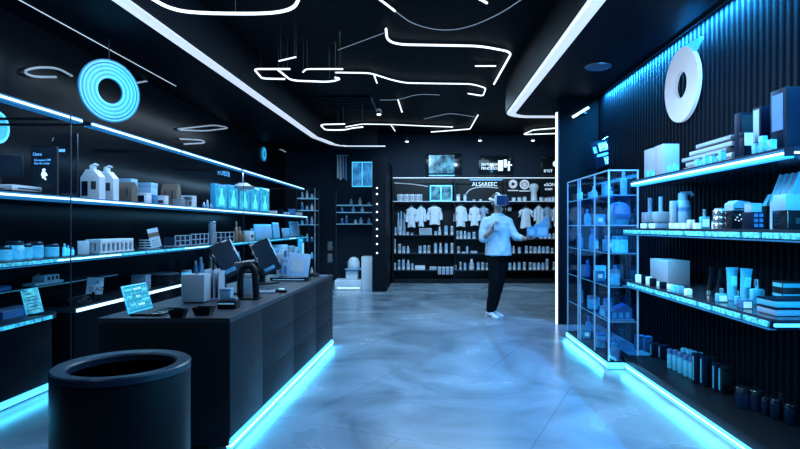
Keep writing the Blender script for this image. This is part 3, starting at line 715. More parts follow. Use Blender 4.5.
for k in range(4):
    t = thing('curved_black_tray', 'curved black tray, %s from bottom of stack on left cabinet' % ORD[k], 'tray', (-3.0, 6.42, ZB + k * .034), rz=.15 * (k % 2), group='curved black trays on left cabinet')
    a0 = [(.19 * math.cos(a), .22 * math.sin(a)) for a in [i * 2 * PI / 24 for i in range(24)]]
    MB().prism(a0, 0, .022).obj('tray_body', 'blackgloss', t); MB().prism([(x * .85, y * .85) for x, y in a0], .022, .027).obj('pad', 'grey', t)
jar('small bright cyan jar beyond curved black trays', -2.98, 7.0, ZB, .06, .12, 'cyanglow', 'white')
for i, (yy, r, h, mm) in enumerate(((7.25, .03, .22, 'blue'), (7.42, .035, .26, 'paleblue'), (7.75, .03, .30, 'copper'), (7.95, .03, .24, 'white'), (8.15, .03, .33, 'paleblue'), (8.4, .04, .22, 'offwhite'), (8.60, .03, .30, 'copper'), (8.9, .04, .26, 'white'))):
    bottle('bottle, %s from the front in row on far left cabinets' % ORD[i], -2.97, yy, ZB, r, h, mm, 'white', group='bottles on the far left cabinets')
for i, (px, w, h, mm) in enumerate(((270, .3, .30, 'paleblue'), (279.5, .34, .34, 'white'), (287, .34, .30, 'offwhite'), (293, .30, .26, 'white'))):
    x, y = put_left(px, -2.56); carton('pale carton, %s from the front on farthest left cabinet' % ORD[i], x, y, ZB, .2, w, h, mm, ('blue', .6, .3, .7), side='r', group='pale cartons on the farthest left cabinet')
carton('leaning bright cyan package at end of farthest left cabinet', -2.46, 11.1, ZB, .08, .36, .42, 'cyan', ('whiteglow', .7, .2, .8), side='r', rz=.1)

# end rack past the shelves
t = thing('end_rack', 'tall narrow dark rack closing far end of left shelving', 'rack', (-2.35, 11.75, 0))
for xx in (-.3, .08):
    for yy in (-.2, .2): MB().cb(.02, .02, 2.05, 0, 0, xx, yy).obj('post', 'metal' if (xx > 0 and yy < 0) else 'darkmetal', t)
RZ = [.25, .6, .95, 1.3, 1.6, 1.85]
for z in RZ: MB().box(-.3, .08, -.2, .2, z - .012, z).obj('shelf_board', 'edge' if z > 1 else 'shelf', t)
MB().box(-.3, .08, -.2, .2, 2.04, 2.052).obj('top_board', 'shelf', t)
for i, z in enumerate(RZ):
    for k in range(3):
        mm = ['blue', 'paleblue', 'white', 'cyan'][(i + k) % 4]
        hh = .09 + .035 * ((i * 2 + k) % 3)
        bottle('bottle, %s from left on shelf %s up of the end rack' % (ORD[k], ['one', 'two', 'three', 'four', 'five', 'six'][i]), -2.55 + k * .10, 11.63, z, .028, hh, mm, 'white')

# ================================================================= COUNTER
cp = [(-1.85, 3.16), (-1.10, 3.16), (-.985, 6.0), (-1.735, 6.0)]
ang = math.atan2(.115, 2.84); Lc = math.hypot(.115, 2.84)
ZT = .75
t = thing('sales_counter', 'long dark sales counter with drawers and cyan floor light', 'counter', (-1.10, 3.16, 0), rz=-ang)
inv = Matrix.Rotation(ang, 4, 'Z') @ Matrix.Translation((1.10, -3.16, 0))
lp = [(inv @ Vector((x, y, 0)))[:2] for x, y in cp]
def inset(poly, d):
    c = Vector((sum(p[0] for p in poly) / 4, sum(p[1] for p in poly) / 4)); return [tuple(Vector(p) + (c - Vector(p)).normalized() * d) for p in poly]
MB().prism(inset(lp, .03), .07, ZT - .02).obj('carcass', 'counter', t)
MB().prism(lp, ZT - .028, ZT).obj('worktop', 'ctop', t)
MB().prism(inset(lp, .07), 0, .07).obj('toe_kick', 'black', t)
a, b = Vector(lp[0]), Vector(lp[1])
MB().box(lp[0][0] + .006, -.006, -.004 - 0, .02, .03, ZT - .03, .002, T=Matrix.Rotation(ang, 4, 'Z')).obj('end_panel', 'counter', t)
MB().box(-.02, .0, .0, .56, .07, ZT - .032, .002).obj('side_panel', 'counter', t)
rows = [(.075, .29), (.294, .51), (.514, .716)]
for k in range(3):
    y0 = .564 + k * (Lc - .58) / 3; y1 = y0 + (Lc - .58) / 3 - .005
    for z0, z1 in rows: MB().box(-.02, .0, y0, y1, z0, z1, .002).obj('drawer_front', 'counter', t)
MB().box(-.02, .006, .0, Lc - .02, .004, .055).obj('floor_light_strip', 'ledb', t)
MB().box(-.0195, .0075, .0, Lc - .02, .022, .034).obj('strip_core', 'ledw', t)

# bin
t = thing('round_bin', 'large round black open bin in front of counter', 'bin', (-1.39, 2.58, 0))
MB().lathe([(.282, .0), (.287, .01), (.287, .60), (.28, .606), (.24, .606), (.24, .27)], 72).obj('bin_body', 'bin', t)
mb = MB(); R = []
for r, z in ((.222, .31), (.222, .628), (.230, .636), (.282, .640), (.289, .634), (.289, .606), (.279, .6065), (.245, .30)):
    R.append([mb.bm.verts.new((r * math.cos(2 * PI * i / 72), r * math.sin(2 * PI * i / 72), z)) for i in range(72)])
for a, b in zip(R, R[1:] + R[:1]):
    for i in range(72): mb.bm.faces.new((a[i], a[(i + 1) % 72], b[(i + 1) % 72], b[i]))
mb.obj('rim', 'rim', t)
MB().cyl(.222, .29, .31, 48).obj('liner_floor', 'void', t)
MB().lathe([(.219, .312), (.219, .60), (.2215, .60), (.2215, .312)], 48).obj('liner', 'void', t)

# laptop
t = thing('laptop', 'open laptop with glowing cyan screen at near end of counter', 'laptop', (-1.70, 3.36, ZT), rz=PI / 2 - .05)
MB().box(-.13, .13, -.185, 0, .002, .014, .004).obj('keyboard_base', 'blackgloss', t)
MB().box(-.115, .115, -.10, -.02, .014, .0155).obj('keyboard', 'ink', t)
T = Matrix.Translation((0, .0, .012)) @ Matrix.Rotation(-.28, 4, 'X')
MB().box(-.13, .13, 0, .008, 0, .165, .003, T=T).obj('screen_lid', 'cyanglow', t)
MB().box(-.122, .122, -.002, 0, .008, .157, T=T).obj('screen', 'screenbrick', t)
for k, (xa, xb, za) in enumerate(((-.11, -.05, .13), (-.03, .05, .13), (.06, .11, .12), (-.11, -.06, .09), (-.02, .02, .085), (.04, .11, .06), (-.10, -.04, .04), (-.02, .05, .035))):
    MB().box(xa, xb, -.0035, -.002, za, za + .012, T=T).obj('screen_line', 'whiteglow' if k % 3 == 1 else 'ringb', t)
# white device boxes
Yd = 3.76; x = ux(192.5, Yd)
t = thing('device_box', 'tall pale blue device box standing on counter', 'box', (x, Yd + .06, ZT))
MB().cb(.155, .12, .185, .008, .005).obj('box_body', 'offwhite', t); MB().cb(.13, .10, .008, 0, .001).obj('foot', 'black', t); MB().cyl(.012, .193, .197, 12, .01, -.02).obj('button', 'ink', t)
Yd = 3.95; x = ux(211, Yd)
t = thing('file_rack', 'white open file rack right of tall device box', 'rack', (x, Yd + .07, ZT))
for k in range(4): MB().box(-.055 + k * .033, -.048 + k * .033, -.06, .06, .006, .21 - .012 * (k % 2)).obj('divider', 'offwhite', t)
MB().cb(.12, .12, .006, 0, .001).obj('base', 'offwhite', t); MB().box(-.055, .052, .05, .058, .006, .20).obj('rear_panel', 'paleblue', t)
def bowl(label, px, py, s):
    Y = .52 * F / (py - CY); x = ux(px, Y)
    t = thing('black_tray', label, 'tray', (x, Y + .03, ZT)); w = s * Y / F
    mb = MB(); R = []
    for f, z in ((.72, 0), (1, .045), (.93, .045), (.68, .008)):
        R.append([mb.bm.verts.new((sx * w / 2 * f, sy * w / 2 * f * .8, z)) for sx, sy in ((-1, -1), (1, -1), (1, 1), (-1, 1))])
    for a, b in zip(R, R[1:]):
        for i in range(4): mb.bm.faces.new((a[i], a[(i + 1) % 4], b[(i + 1) % 4], b[i]))
    mb.bm.faces.new(R[0]); mb.bm.faces.new(R[-1]); mb.obj('tray_body', 'black', t)
    MB().cb(w * .5, w * .4, .012, .0085, .002).obj('insert', 'grey', t)
bowl('small black flared tray left of the pair on counter', 176, 318, 16); bowl('small black flared tray right of the pair on counter', 202, 315.5, 19)
Yd = 3.50; x = ux(226, Yd)
t = thing('card_reader_dock', 'black low dock under small blue box on counter', 'device', (x + .0, Yd + .05, ZT))
MB().cb(.115, .10, .05, 0, .006).obj('dock_body', 'black', t); MB().box(-.05, .05, -.053, -.050, .03, .038).obj('light_line', 'edge', t); MB().cb(.04, .05, .02, .05, .004, .035, -.01).obj('reader', 'grey', t)
carton('small pale blue box on black dock at counter front', x - .018, Yd + .06, ZT + .05, .07, .06, .075, 'paleblue', lid=True)
# POS terminals
def pos(label, x, y, rz, w, h, tilt, roll, stand_h, mats='blackgloss'):
    t = thing('sales_terminal', label, 'monitor', (x, y, ZT), rz=rz)
    MB().cb(.20, .16, .014, 0, .004).obj('base', 'black', t)
    MB().tube([(0, .04, .01), (0, .05, stand_h * .6), (0, .02, stand_h)], [.03, .026, .02]).obj('stand', 'black', t)
    T = Matrix.Translation((0, 0, stand_h)) @ Matrix.Rotation(tilt, 4, 'X') @ Matrix.Rotation(roll, 4, 'Y')
    MB().box(-w / 2, w / 2, -.012, .012, -h / 2, h / 2, .005, T=T).obj('casing', 'blackgloss', t)
    MB().box(-w / 2 + .012, w / 2 - .012, -.0145, -.012, -h / 2 + .012, h / 2 - .012, T=T).obj('screen', 'darkscreen', t)
    MB().box(-w / 2 + .03, w / 2 - .07, -.0155, -.0145, -h / 2 + .03, -h / 2 + .06, T=T).obj('screen_window', 'screenblue', t)
    MB().box(w / 2, w / 2 + .012, -.008, .012, -h * .1, h / 2 - .01, T=T).obj('light_edge', 'edge', t)
    return t
pos('nearer black tilted sales terminal on counter', ux(226, 4.25), 4.25, .92, .20, .27, -.30, -.34, .27)
pos('farther black tilted sales terminal on counter', ux(265, 5.05), 5.05, .92, .22, .31, -.30, -.32, .24)
t = thing('black_arch_stand', 'black arched stand with silver top arm on counter', 'stand', (ux(248, 3.98), 3.98, ZT))
P = fillet([(-.055, 0, 0.0), (-.055, 0, .22), (.045, 0, .25), (.06, 0, 0.0)], .09)
MB().tube(P, .024, 10).obj('arch', 'black', t); MB().tube([(-.09, -.01, .255), (.06, -.01, .275)], .010).obj('arm', 'silver', t); MB().cyl(.014, 0, .03, 12, T=Matrix.Translation((.06, -.01, .262))).obj('knob', 'silver', t)
MB().cb(.17, .10, .012, 0, .003).obj('base', 'black', t)
carton('pale white package standing inside black arched stand', ux(249, 4.22), 4.22, ZT, .07, .05, .16, 'offwhite', ('paleblue', .6, .3, .7))
Yd = 4.35
t = thing('white_keyboard', 'low white slab on counter behind black arched stand', 'device', (ux(262, Yd), Yd, ZT), rz=.2)
MB().cb(.20, .10, .018, 0, .005).obj('device_body', 'offwhite', t); MB().box(-.09, .09, -.04, .03, .018, .020).obj('key_field', 'grey', t)
for i, (px, Y, rr) in enumerate(((272, 4.42, .5), (282, 4.42, .4))):
    t = thing('card_terminal', 'small dark handset lying on counter, %s of two' % ('left' if i == 0 else 'right'), 'device', (ux(px, Y), Y, ZT), rz=rr)
    MB().cb(.06, .13, .02, 0, .006).obj('handset_body', 'black', t); MB().box(-.022, .022, .0, .05, .0205, .022).obj('screen', 'whiteglow' if i else 'poster', t); MB().box(-.02, .02, -.055, -.01, .0205, .0215).obj('keypad', 'grey', t)
Yd = 5.35
t = thing('black_terminal_base', 'long low black device at far end of counter', 'device', (ux(291, Yd), Yd, ZT), rz=-.04)
MB().cb(.36, .16, .035, 0, .006).obj('device_body', 'blackgloss', t); MB().box(-.15, .15, -.083, -.0805, .012, .018).obj('light_line', 'edge', t)
Yd = 5.72
t = thing('leaning_panel', 'big pale leaning panel at far end of counter', 'panel', (ux(297, Yd), Yd, ZT), rz=.25)
T = Matrix.Rotation(-.25, 4, 'X') @ Matrix.Rotation(.15, 4, 'Y')
MB().box(-.11, .11, -.006, .006, .008, .25, .003, T=T).obj('panel', 'paleblue', t); MB().box(-.08, .06, -.0085, -.006, .05, .19, T=T).obj('print', 'offwhite', t)
MB().box(-.11, .11, -.03, .06, 0, .008).obj('foot', 'offwhite', t)
Yd = 5.55
for i, (px, dx) in enumerate(((283, 0), (279, 0))):
    carton('pale upright package, %s of pair beside leaning panel' % ('right' if i == 0 else 'left'), ux(px, Yd) - .02 * i, Yd + .1 + .02 * i, ZT, .06, .05, .20 + .04 * i, 'offwhite' if i else 'paleblue', ('blue', .5, .2, .6), rz=.1)
t = thing('cable_coil', 'small dark gadget at far right corner of counter', 'device', (ux(314, 5.8), 5.8, ZT))
MB().lathe([(.05, 0), (.06, .012), (.05, .03), (.02, .036)], 18).obj('gadget_body', 'black', t); MB().cb(.09, .03, .012, 0, .003, .09).obj('light_tab', 'paleblue', t)

# ================================================================= NICHE BY THE PIER
t = thing('window_screen', 'bright blue two pane screen left of dark pier', 'screen', (ux(362.5, YB), YB - .005, uz(174.5, YB)))
MB().box(-.235, .235, -.05, -.002, -.285, .285, .004).obj('frame', 'ringb', t); MB().box(-.215, -.015, -.053, -.05, -.26, .26).obj('pane', 'screenblue', t); MB().box(.015, .215, -.053, -.05, -.26, .26).obj('pane', 'screenblue', t)
t = thing('hanging_rail', 'short rail of pale hanging cloth left of blue screen', 'rail', (ux(343, YB), YB - .14, uz(156, YB)))
MB().tube([(-.14, 0, 0), (.14, 0, 0)], .012).box(-.13, -.11, 0, .138, -.01, .01).obj('rail', 'metal', t)
for k in range(4):
    mb = MB(); mb.tube([(-.10 + k * .06, 0, -.012), (-.10 + k * .06, .01, -.3), (-.095 + k * .06, .0, -.52 - .04 * (k % 2))], [.018, .024, .028], 8); mb.obj('cloth_strip', ['cloth', 'cloth', 'clothblue', 'blue'][k], t)
t = thing('niche_shelves', 'thin glass shelving in niche left of dark pier', 'shelf', (-1.55, YB - .24, 0))
for z in (1.32, 1.58, 1.74): MB().box(-.42, .45, -.16, .22, z - .014, z).obj('shelf_board', 'edge', t)
for x in (-.42, .45): MB().cb(.016, .016, 2.05, 0, 0, x, -.15).obj('post', 'darkmetal', t)
for i, (dx, z, mm, h) in enumerate(((-.3, 1.32, 'blue', .12), (-.2, 1.32, 'blue', .18), (0, 1.32, 'white', .10), (.12, 1.32, 'white', .14), (.3, 1.32, 'paleblue', .12), (-.3, 1.58, 'blue', .10), (-.05, 1.58, 'paleblue', .12), (.15, 1.58, 'white', .11), (.3, 1.74, 'white', .07), (.1, 1.74, 'white', .16), (-.1, 1.74, 'paleblue', .13))):
    zz = {1.32: 'lowest', 1.58: 'middle', 1.74: 'top'}[z]
    n = sum(1 for q in ((-.3, 1.32), (-.2, 1.32), (0, 1.32), (.12, 1.32), (.3, 1.32), (-.3, 1.58), (-.05, 1.58), (.15, 1.58), (.3, 1.74), (.1, 1.74), (-.1, 1.74)) if q[1] == z and q[0] < dx)
    bottle('bottle, %s from left on %s glass shelf in the niche' % (ORD[n], zz), -1.55 + dx, YB - .30, z, .035, h, mm, 'white')
t = thing('display_plinth', 'pale L shaped display plinth on floor left of dark pier', 'plinth', (-1.24, 11.3, 0))
MB().box(-.02, .20, -.2, .2, 0, .66, .006).obj('tall_block', 'white', t); MB().box(-.55, -.021, -.2, .2, 0, .20, .006).obj('low_block', 'white', t)
MB().box(-.35, -.02, -.21, .2, .40, .415).obj('ledge', 'paleblue', t); MB().box(-.5, -.05, -.206, -.201, .03, .05).obj('light_line', 'text', t)
t = thing('white_machine', 'white rounded machine on low part of display plinth', 'device', (-1.46, 11.25, .20))
MB().cb(.24, .2, .185, 0, .02).obj('machine_body', 'white', t); MB().cb(.12, .1, .004, .185, .001).obj('cap_plate', 'grey', t)
t = thing('white_machine', 'white hooded machine standing on ledge of display plinth', 'device', (-1.43, 11.25, .415))
MB().lathe([(.10, 0), (.12, .03), (.12, .12), (.09, .20), (.03, .235)], 18).obj('machine_body', 'white', t); MB().cyl(.03, 0, .03, 12, T=Matrix.Translation((-.1, -.03, .12)) @ Matrix.Rotation(-PI / 2, 4, 'Y')).obj('nozzle', 'brown', t)
for i, py in enumerate((188, 194, 204, 212, 220, 229, 236, 244, 253)):
    t = thing('pier_light', 'small white light on dark pier, %s from the top' % ORD[i], 'light', (ux(377, 10.79), 10.7995, uz(py, 10.79)), group='row of small lights down the dark pier')
    MB().cyl(.018, 0, .012, 10, T=Matrix.Rotation(PI / 2, 4, 'X')).obj('lens', 'tube', t); MB().lathe([(.018, -.004), (.026, -.004), (.026, .006), (.018, .006)], 12, T=Matrix.Rotation(PI / 2, 4, 'X')).obj('bezel', 'darkmetal', t)
for i, (px, py) in enumerate(((330, 246), (330, 258))):
    t = thing('wall_hook_card', 'small grey tag on dark niche wall, %s of two' % ('upper' if i == 0 else 'lower'), 'tag', (ux(px, YB), YB - .012, uz(py, YB)))
    MB().box(-.05, .05, -.01, .008, -.10, .10, .004).obj('card', 'grey', t); MB().cyl(.01, 0, .02, 8, T=Matrix.Translation((.06, -.005, -.04)) @ Matrix.Rotation(PI / 2, 4, 'X')).obj('hook', 'white', t)

# ================================================================= BACK DISPLAY
YF = 12.38; S = F / YF
def bx(px): return (px - CX) / S
t = thing('back_display', 'long dark wall display unit across the back of shop', 'shelf', (0, YF, 0))
X0, X1 = bx(393), 3.28
MB().box(X0, X1, .02, .40, 0, .10).obj('plinth', 'black', t); MB().box(X0, X1, .38, .41, .10, 2.34).obj('rear_panel', 'black', t)
shelfz = {'top': 1.823, 'high': 1.07, 'mid': .665, 'low': .295}
MB().box(X0, X1, 0, .38, 1.803, 1.823).obj('shelf_board', 'metal', t)
XM = bx(455)
MB().box(X0, XM, 0, .38, 1.053, 1.07).obj('shelf_board', 'darkmetal', t); MB().box(XM, X1, 0, .38, .968, .985).obj('shelf_board', 'darkmetal', t)
for z in (.665, .295): MB().box(X0, X1, 0, .38, z - .018, z).obj('shelf_board', 'darkmetal', t)
MB().tube([(X0, .12, 1.76), (X1, .12, 1.76)], .010).obj('hanging_rail', 'darkmetal', t)
MB().box(X0, X1, -.02, .03, 2.326, 2.342).obj('light_strip', 'tubemid', t)
for x in (X0, XM, bx(505), X1 - .02): MB().box(x - .012, x + .012, .02, .38, .1, 2.32).obj('upright', 'black', t)
MB().box(X0, X1, -.004, 0, 1.806, 1.820).obj('lit_edge', 'tubedim', t)

G = {}
def bb(row, zs, items):
    """bottles of one shelf: (px, top y, half width px, kind)"""
    items = sorted(items)
    for i, it in enumerate(items):
        px, top = it[0], it[1]; hw = it[2] if len(it) > 2 else 1.6
        z = zs if not callable(zs) else zs(px)
        y = YF + .12; h = max(.05, (uz(top, y) - z)); r = hw * y / F
        k = (i * 7 + len(row)) % 5
        label = 'bottle, %s from left on the %s shelf of back display' % (ORD[i], row)
        key = k
        if key not in G:
            # unit bottle one metre tall and of one metre radius is scaled by meshes of its own
            G[key] = True
        body = ['paleblue', 'clothblue', 'offwhite', 'grey', 'paleblue'][k]; base = 'white'
        t = thing('bottle', label, 'bottle', (bx(px) * y / YF, y, z), 0, 'bottles on the back display')
        MB().lathe([(r * .95, 0), (r, .004), (r, h * .30)], 12).obj('lit_base_band', base, t)  # white lower end paints the shelf light on the bottle
        if k == 2:
            MB().lathe([(r, h * .30), (r, h * .58), (r * .45, h * .68)], 12).obj('bottle_body', body, t); MB().lathe([(r * .5, h * .68), (r * .5, h)], 10).obj('cap', 'white', t)
        else:
            MB().lathe([(r, h * .30), (r, h * .86), (r * .85, h * .9)], 12).obj('bottle_body', body, t); MB().lathe([(r * .9, h * .9), (r * .9, h)], 12).obj('cap', 'white' if k % 2 else 'grey', t)
bb('upper', lambda px: 1.07 if px < 454 else .985, [(395.5, 227, 1), (400, 226.5), (403.5, 231, 1.5), (407.5, 232, 1.6), (412, 233, 1.5), (435.7, 231, 1.5), (439.6, 226.5), (446, 225.5, 1.9), (452, 226), (457.5, 231, 1.3), (461, 230.5), (465, 231), (469, 232), (474, 232), (541, 233, 1.8), (545.5, 233, 1.8), (550, 233.5, 1.8), (554, 233, 1.5)])
bb('middle', .665, [(395, 239, .8), (399.5, 244, 1.7), (403.6, 246), (408, 246), (420, 245.5, 1.8), (424.6, 245.5), (428.7, 245.5), (435.5, 243), (440.5, 243), (446.2, 243), (452, 243), (458.5, 246.5), (467.2, 246, 1.2), (513.7, 246, 1.4), (519.5, 247), (526.5, 246), (531, 246.5), (535.2, 246.5, 1.8), (539.4, 246, 1.8), (543.6, 246.5, 1.8), (547.8, 246.5, 1.8), (552.4, 248)])
bb('lowest', .295, [(395, 263, 1), (399, 260, 1.4), (403.3, 259), (408.2, 260, 1.9), (412.3, 263, 1.2), (455.2, 265, 1.5), (460.5, 262, 1.3), (465, 262.5, 1.3), (471.6, 259, 2.6), (478.3, 262), (482.7, 262.5), (487, 263, 1.4), (510, 262.5, 1.6), (514.5, 262.5), (519.3, 262), (524.5, 262), (530.5, 262.5, 1.8), (534.6, 262.5, 1.8), (538.8, 262.5, 1.8), (543, 262.5), (547.2, 259, 1.5), (554, 262, 1.3)])
def bcarton(label, a, b, top, z, m='white', d=.16, lab=None, y=None):
    y = y or YF + .14; x0 = (a - CX) * y / F; x1 = (b - CX) * y / F
    return carton(label, (x0 + x1) / 2, y, z, x1 - x0, d, uz(top, y) - z, m, lab)
for k in range(3): 
    z = 1.07 + k * .052
    carton('flat white box, %s from bottom of stack on upper back shelf' % ORD[k], bx(425.5), YF + .15, z, .28, .2, .048, 'offwhite', ('grey', .8, .3, .6), group='flat boxes stacked on the upper back shelf')
bcarton('wide low white box on lowest back shelf', 415, 425, 265.5, .295); bcarton('small low white box on lowest back shelf, right of wide one', 429.5, 436.5, 266.5, .295, 'offwhite')
for k in range(4):
    t = thing('hanging_pouch', 'blue grey pouch hanging below lowest back shelf, %s from left' % ORD[k], 'pouch', (bx(439.5 + k * 4), YF - .012, .297), group='pouches below the lowest back shelf')
    MB().box(-.036, .036, -.012, .010, -.10, .06, .005).obj('pouch_body', 'clothblue', t); MB().box(-.036, .036, -.013, .011, .05, .072, .002).obj('header', 'white', t)
bcarton('tiny flat white box on middle back shelf', 461.8, 465, 252, .665, y=YF + .1); bcarton('low pale wedge box on middle back shelf by person', 470.5, 477, 251, .665, 'offwhite', y=YF + .1)
# top shelf goods
for k in range(9):
    t = thing('white_book', 'thin white book, %s from left on top back shelf' % ORD[k], 'book', (bx(398.2 + k * 2.85), YF + .16, 1.823), group='white books on the top back shelf')
    MB().box(-.028, .028, -.09, .09, 0, .155, .003).obj('cover', 'white' if k % 2 else 'offwhite', t); MB().box(-.012, .012, -.0925, -.090, .03, .12).obj('spine_label', 'grey', t)
y = YF + .15
t = thing('shelf_screen', 'bright cyan two pane screen on top back shelf', 'screen', ((441 - CX) * y / F, y, 1.823))
MB().box(-.25, .25, -.02, .02, 0, .36, .004).obj('frame', 'ringb', t); MB().box(-.225, -.015, -.0225, -.02, .03, .335).obj('pane', 'screencol', t); MB().box(.015, .225, -.0225, -.02, .03, .335).obj('pane', 'screencol', t)
for i, (px, r, h, nm) in enumerate(((458, .05, .16, 'round white jar left of pair beside cyan shelf screen'), (465, .035, .15, 'slim white jar right of pair beside cyan shelf screen'))):
    jar(nm, (px - CX) * y / F, y, 1.823, r, h, 'white', 'offwhite')
for i, (px, h) in enumerate(((474, .04), (480.5, .045), (513.8, .085), (519.5, .09), (524.7, .10), (541.5, .09), (546.5, .08), (549.8, .09), (553.5, .10))):
    jar('small white pot, %s from left on top back shelf' % ORD[i], (px - CX) * (YF + .1) / F, YF + .1, 1.823, .045 if px > 500 else .03, h, 'white', 'offwhite', cat='pot', group='small pots on the top back shelf')
t = thing('white_head_form', 'white bulbous head form standing on top back shelf', 'bust', ((534 - CX) * y / F, y, 1.823))
MB().lathe([(.075, 0), (.07, .12), (.065, .2), (.10, .26), (.11, .32), (.08, .38), (.01, .405)], 18).obj('bust', 'white', t); MB().cyl(.085, 0, .015, 18).obj('base', 'offwhite', t)
def wall_emblem(label, px, py, kind):
    yy = YF + .375; t = thing('wall_emblem', label, 'sign', ((px - CX) * yy / F, yy, uz(py, yy)))
    if kind == 'ring': MB().annulus(.035, .10, .01, 28).obj('ring', 'sign', t)
    else: MB().annulus(.001, .11, .01, 24).obj('disc', 'sign', t); MB().annulus(.05, .07, .016, 24).obj('inner_ring', 'grey', t)
    MB().box(-.12, .12, -.004, .004, -.16, -.135).obj('caption_bar', 'sign', t)
wall_emblem('white ring emblem on back panel right of person', 513, 184, 'ring'); wall_emblem('white disc emblem on back panel above round head form', 524.5, 184.5, 'disc')
t = thing('wall_lettering', 'lit blue lettering on back panel above person', 'sign', ((472 - CX) * (YF + .375) / F, YF + .374, uz(186, YF + .37)))
lettering(t, 'ALSAREEC', .125, 'text', (0, 0, 0), FACE_CAM); MB().box(-.05, .72, -.003, .003, .13, .15).obj('blue_bar', 'textb', t)
t = thing('wall_lettering', 'small pale lettering at right end of back panel', 'sign', ((544 - CX) * (YF + .375) / F, YF + .374, uz(186, YF + .37)))
lettering(t, 'eSONE', .10, 'text', (0, 0, 0), FACE_CAM); lettering(t, 'ecam', .08, 'text', (0.02, 0, -.09), FACE_CAM)
for lb, pts in (('dim curved light tube on back panel above white books', [(394, 183), (412, 184), (428, 186.5)]), ('dim arched light tube on back panel left of person', [(466, 194), (470, 189), (482, 186.5), (498, 188)])):
    yy = YF + .35; P = [Vector(((x - CX) * yy / F, yy, uz(z, yy))) for x, z in pts]
    t = thing('wall_tube_and_reflection', lb, 'light', P[0]); MB().tube([p - P[0] for p in fillet(P, .2)], .012).obj('light_tube', 'tubedim', t); MB().cyl(.008, 0, .045, 8, T=Matrix.Translation((P[1] - P[0]) * .3 + Vector((0, .035, 0))) @ Matrix.Rotation(PI / 2, 4, 'X')).obj('mount', 'darkmetal', t)
# screens above
def wall_screen(label, a, b, c, d, kind):
    t = thing('wall_screen', label, 'screen', ((a + b - 2 * CX) / 2 * YB / F, YB - .005, uz((c + d) / 2, YB)))
    w = (b - a) * YB / F / 2; h = (d - c) * YB / F / 2
    MB().box(-w, w, -.05, -.001, -h, h, .006).obj('bezel', 'blackgloss', t)
    if kind == 'img':
        MB().box(-w * .84, w * .60, -.053, -.05, -h * .62, h * .88).obj('screen', 'screencol', t); MB().box(-w * .84, w * .6, -.053, -.05, -h * .86, -h * .76).obj('caption_bar', 'textb', t)
    elif kind == 'txt':
        lettering(t, 'SAMOOSIC', .085, 'text', (-w * .86, -.053, .02), FACE_CAM); lettering(t, 'PENOSSOO', .085, 'text', (-w * .86, -.053, -.07), FACE_CAM)
        MB().box(w * .12, w * .4, -.053, -.05, -.10, .14).box(w * .45, w * .62, -.053, -.05, -.02, .16).box(w * .5, w * .92, -.053, -.05, .02, .05).box(w * .68, w * .8, -.053, -.05, -.1, .12).obj('graphic', 'text', t)
    else:
        lettering(t, 'BTIIT', .09, 'text', (-w * .8, -.053, -h * .55), FACE_CAM); MB().annulus(.03, .07, .004, 20, T=Matrix.Translation((w * .3, -.052, h * .3))).obj('graphic', 'text', t)
wall_screen('dark wall screen with cyan cloudy picture, leftmost above back display', 426, 461.5, 154, 178, 'img'); wall_screen('dark wall screen with white lettering above person', 478.5, 513, 156, 177.5, 'txt'); wall_screen('dark wall screen by partition at far right above back display', 541, 563, 157, 177, 'x')

# garments
def garment(label, px, top, bot, w, m, kind, y=None, rz=0.):
    y = y or YF + .12; z1 = 1.76; zt = uz(top, y); zb = uz(bot, y)
    t = thing('hanging_garment', label, 'clothing', ((px - CX) * y / F, y, 1.76), rz=rz)
    wq = w * y / F / 2; L0 = zt - 1.76 - .03; Lb = zb - 1.76
    mb = MB(); n = 24; R = []
    prof = [(0, .30, .5), (.05, .62, .8), (.12, .78, 1), (.3, .72, 1), (.6, .76, 1.05), (.85, .84, 1.15), (1, .88, 1.2)]
    for f, sx, sy in prof:
        ring = []
        for i in range(n):
            a = 2 * PI * i / n; fold = 1 + .10 * f * math.sin(a * 5 + px)
            ring.append(mb.bm.verts.new((wq * sx * math.cos(a) * fold, .05 * sy * math.sin(a) * fold, L0 + (Lb - L0) * f + (.012 * math.sin(a * 3) if f == 1 else 0))))
        R.append(ring)
    for a, b in zip(R, R[1:]):
        for i in range(n): mb.bm.faces.new((a[i], a[(i + 1) % n], b[(i + 1) % n], b[i]))
    mb.bm.faces.new(R[0]); mb.bm.faces.new(list(reversed(R[-1])))
    mb.obj('garment_body', m, t)
    sl = (Lb - L0) * (.75 if kind == 'coat' else .45)
    for s in (-1, 1):
        MB().tube([(s * wq * .55, 0, L0 + (Lb - L0) * .09), (s * wq * .9, 0, L0 + (Lb - L0) * .2), (s * wq * 1.02, -.01, L0 + sl * .6), (s * wq * (1.08), -.02, L0 + sl)], [.035, .045, .045, .040], 10).obj('sleeve', m, t)
    MB().tube([(-wq * .6, 0, L0 + .0), (0, 0, L0 + .035), (wq * .6, 0, L0 + .0)], .006, 6).tube([(0, 0, L0 + .03), (0, 0, -.016), (.0, .018, .012), (0, .03, 0)], .004, 6).obj('hanger', 'metal', t)
garment('long white coat hanging, leftmost on back rail', 411.5, 206, 227, 8.5, 'cloth', 'coat')
garment('narrow white shirt hanging, second from left on back rail', 421, 205, 226.5, 6.5, 'cloth', 'coat')
garment('broad white jacket hanging below cyan shelf screen', 434.5, 205, 224.5, 12, 'cloth', 'coat')
garment('white coat with flared body below slim white jar', 460.5, 204.5, 226.5, 10, 'cloth', 'coat')
garment('white shirt hanging just left of person', 474.5, 205.5, 225.5, 8.5, 'cloth', 'coat')
garment('blue grey shirt hanging partly behind person', 483.5, 206, 222, 7, 'clothblue', 'shirt')
garment('white coat hanging just right of person', 526, 207, 228, 12, 'cloth', 'shirt')
garment('white jacket below small pots, right of white coat', 538.8, 204.5, 226, 6.5, 'cloth', 'coat')
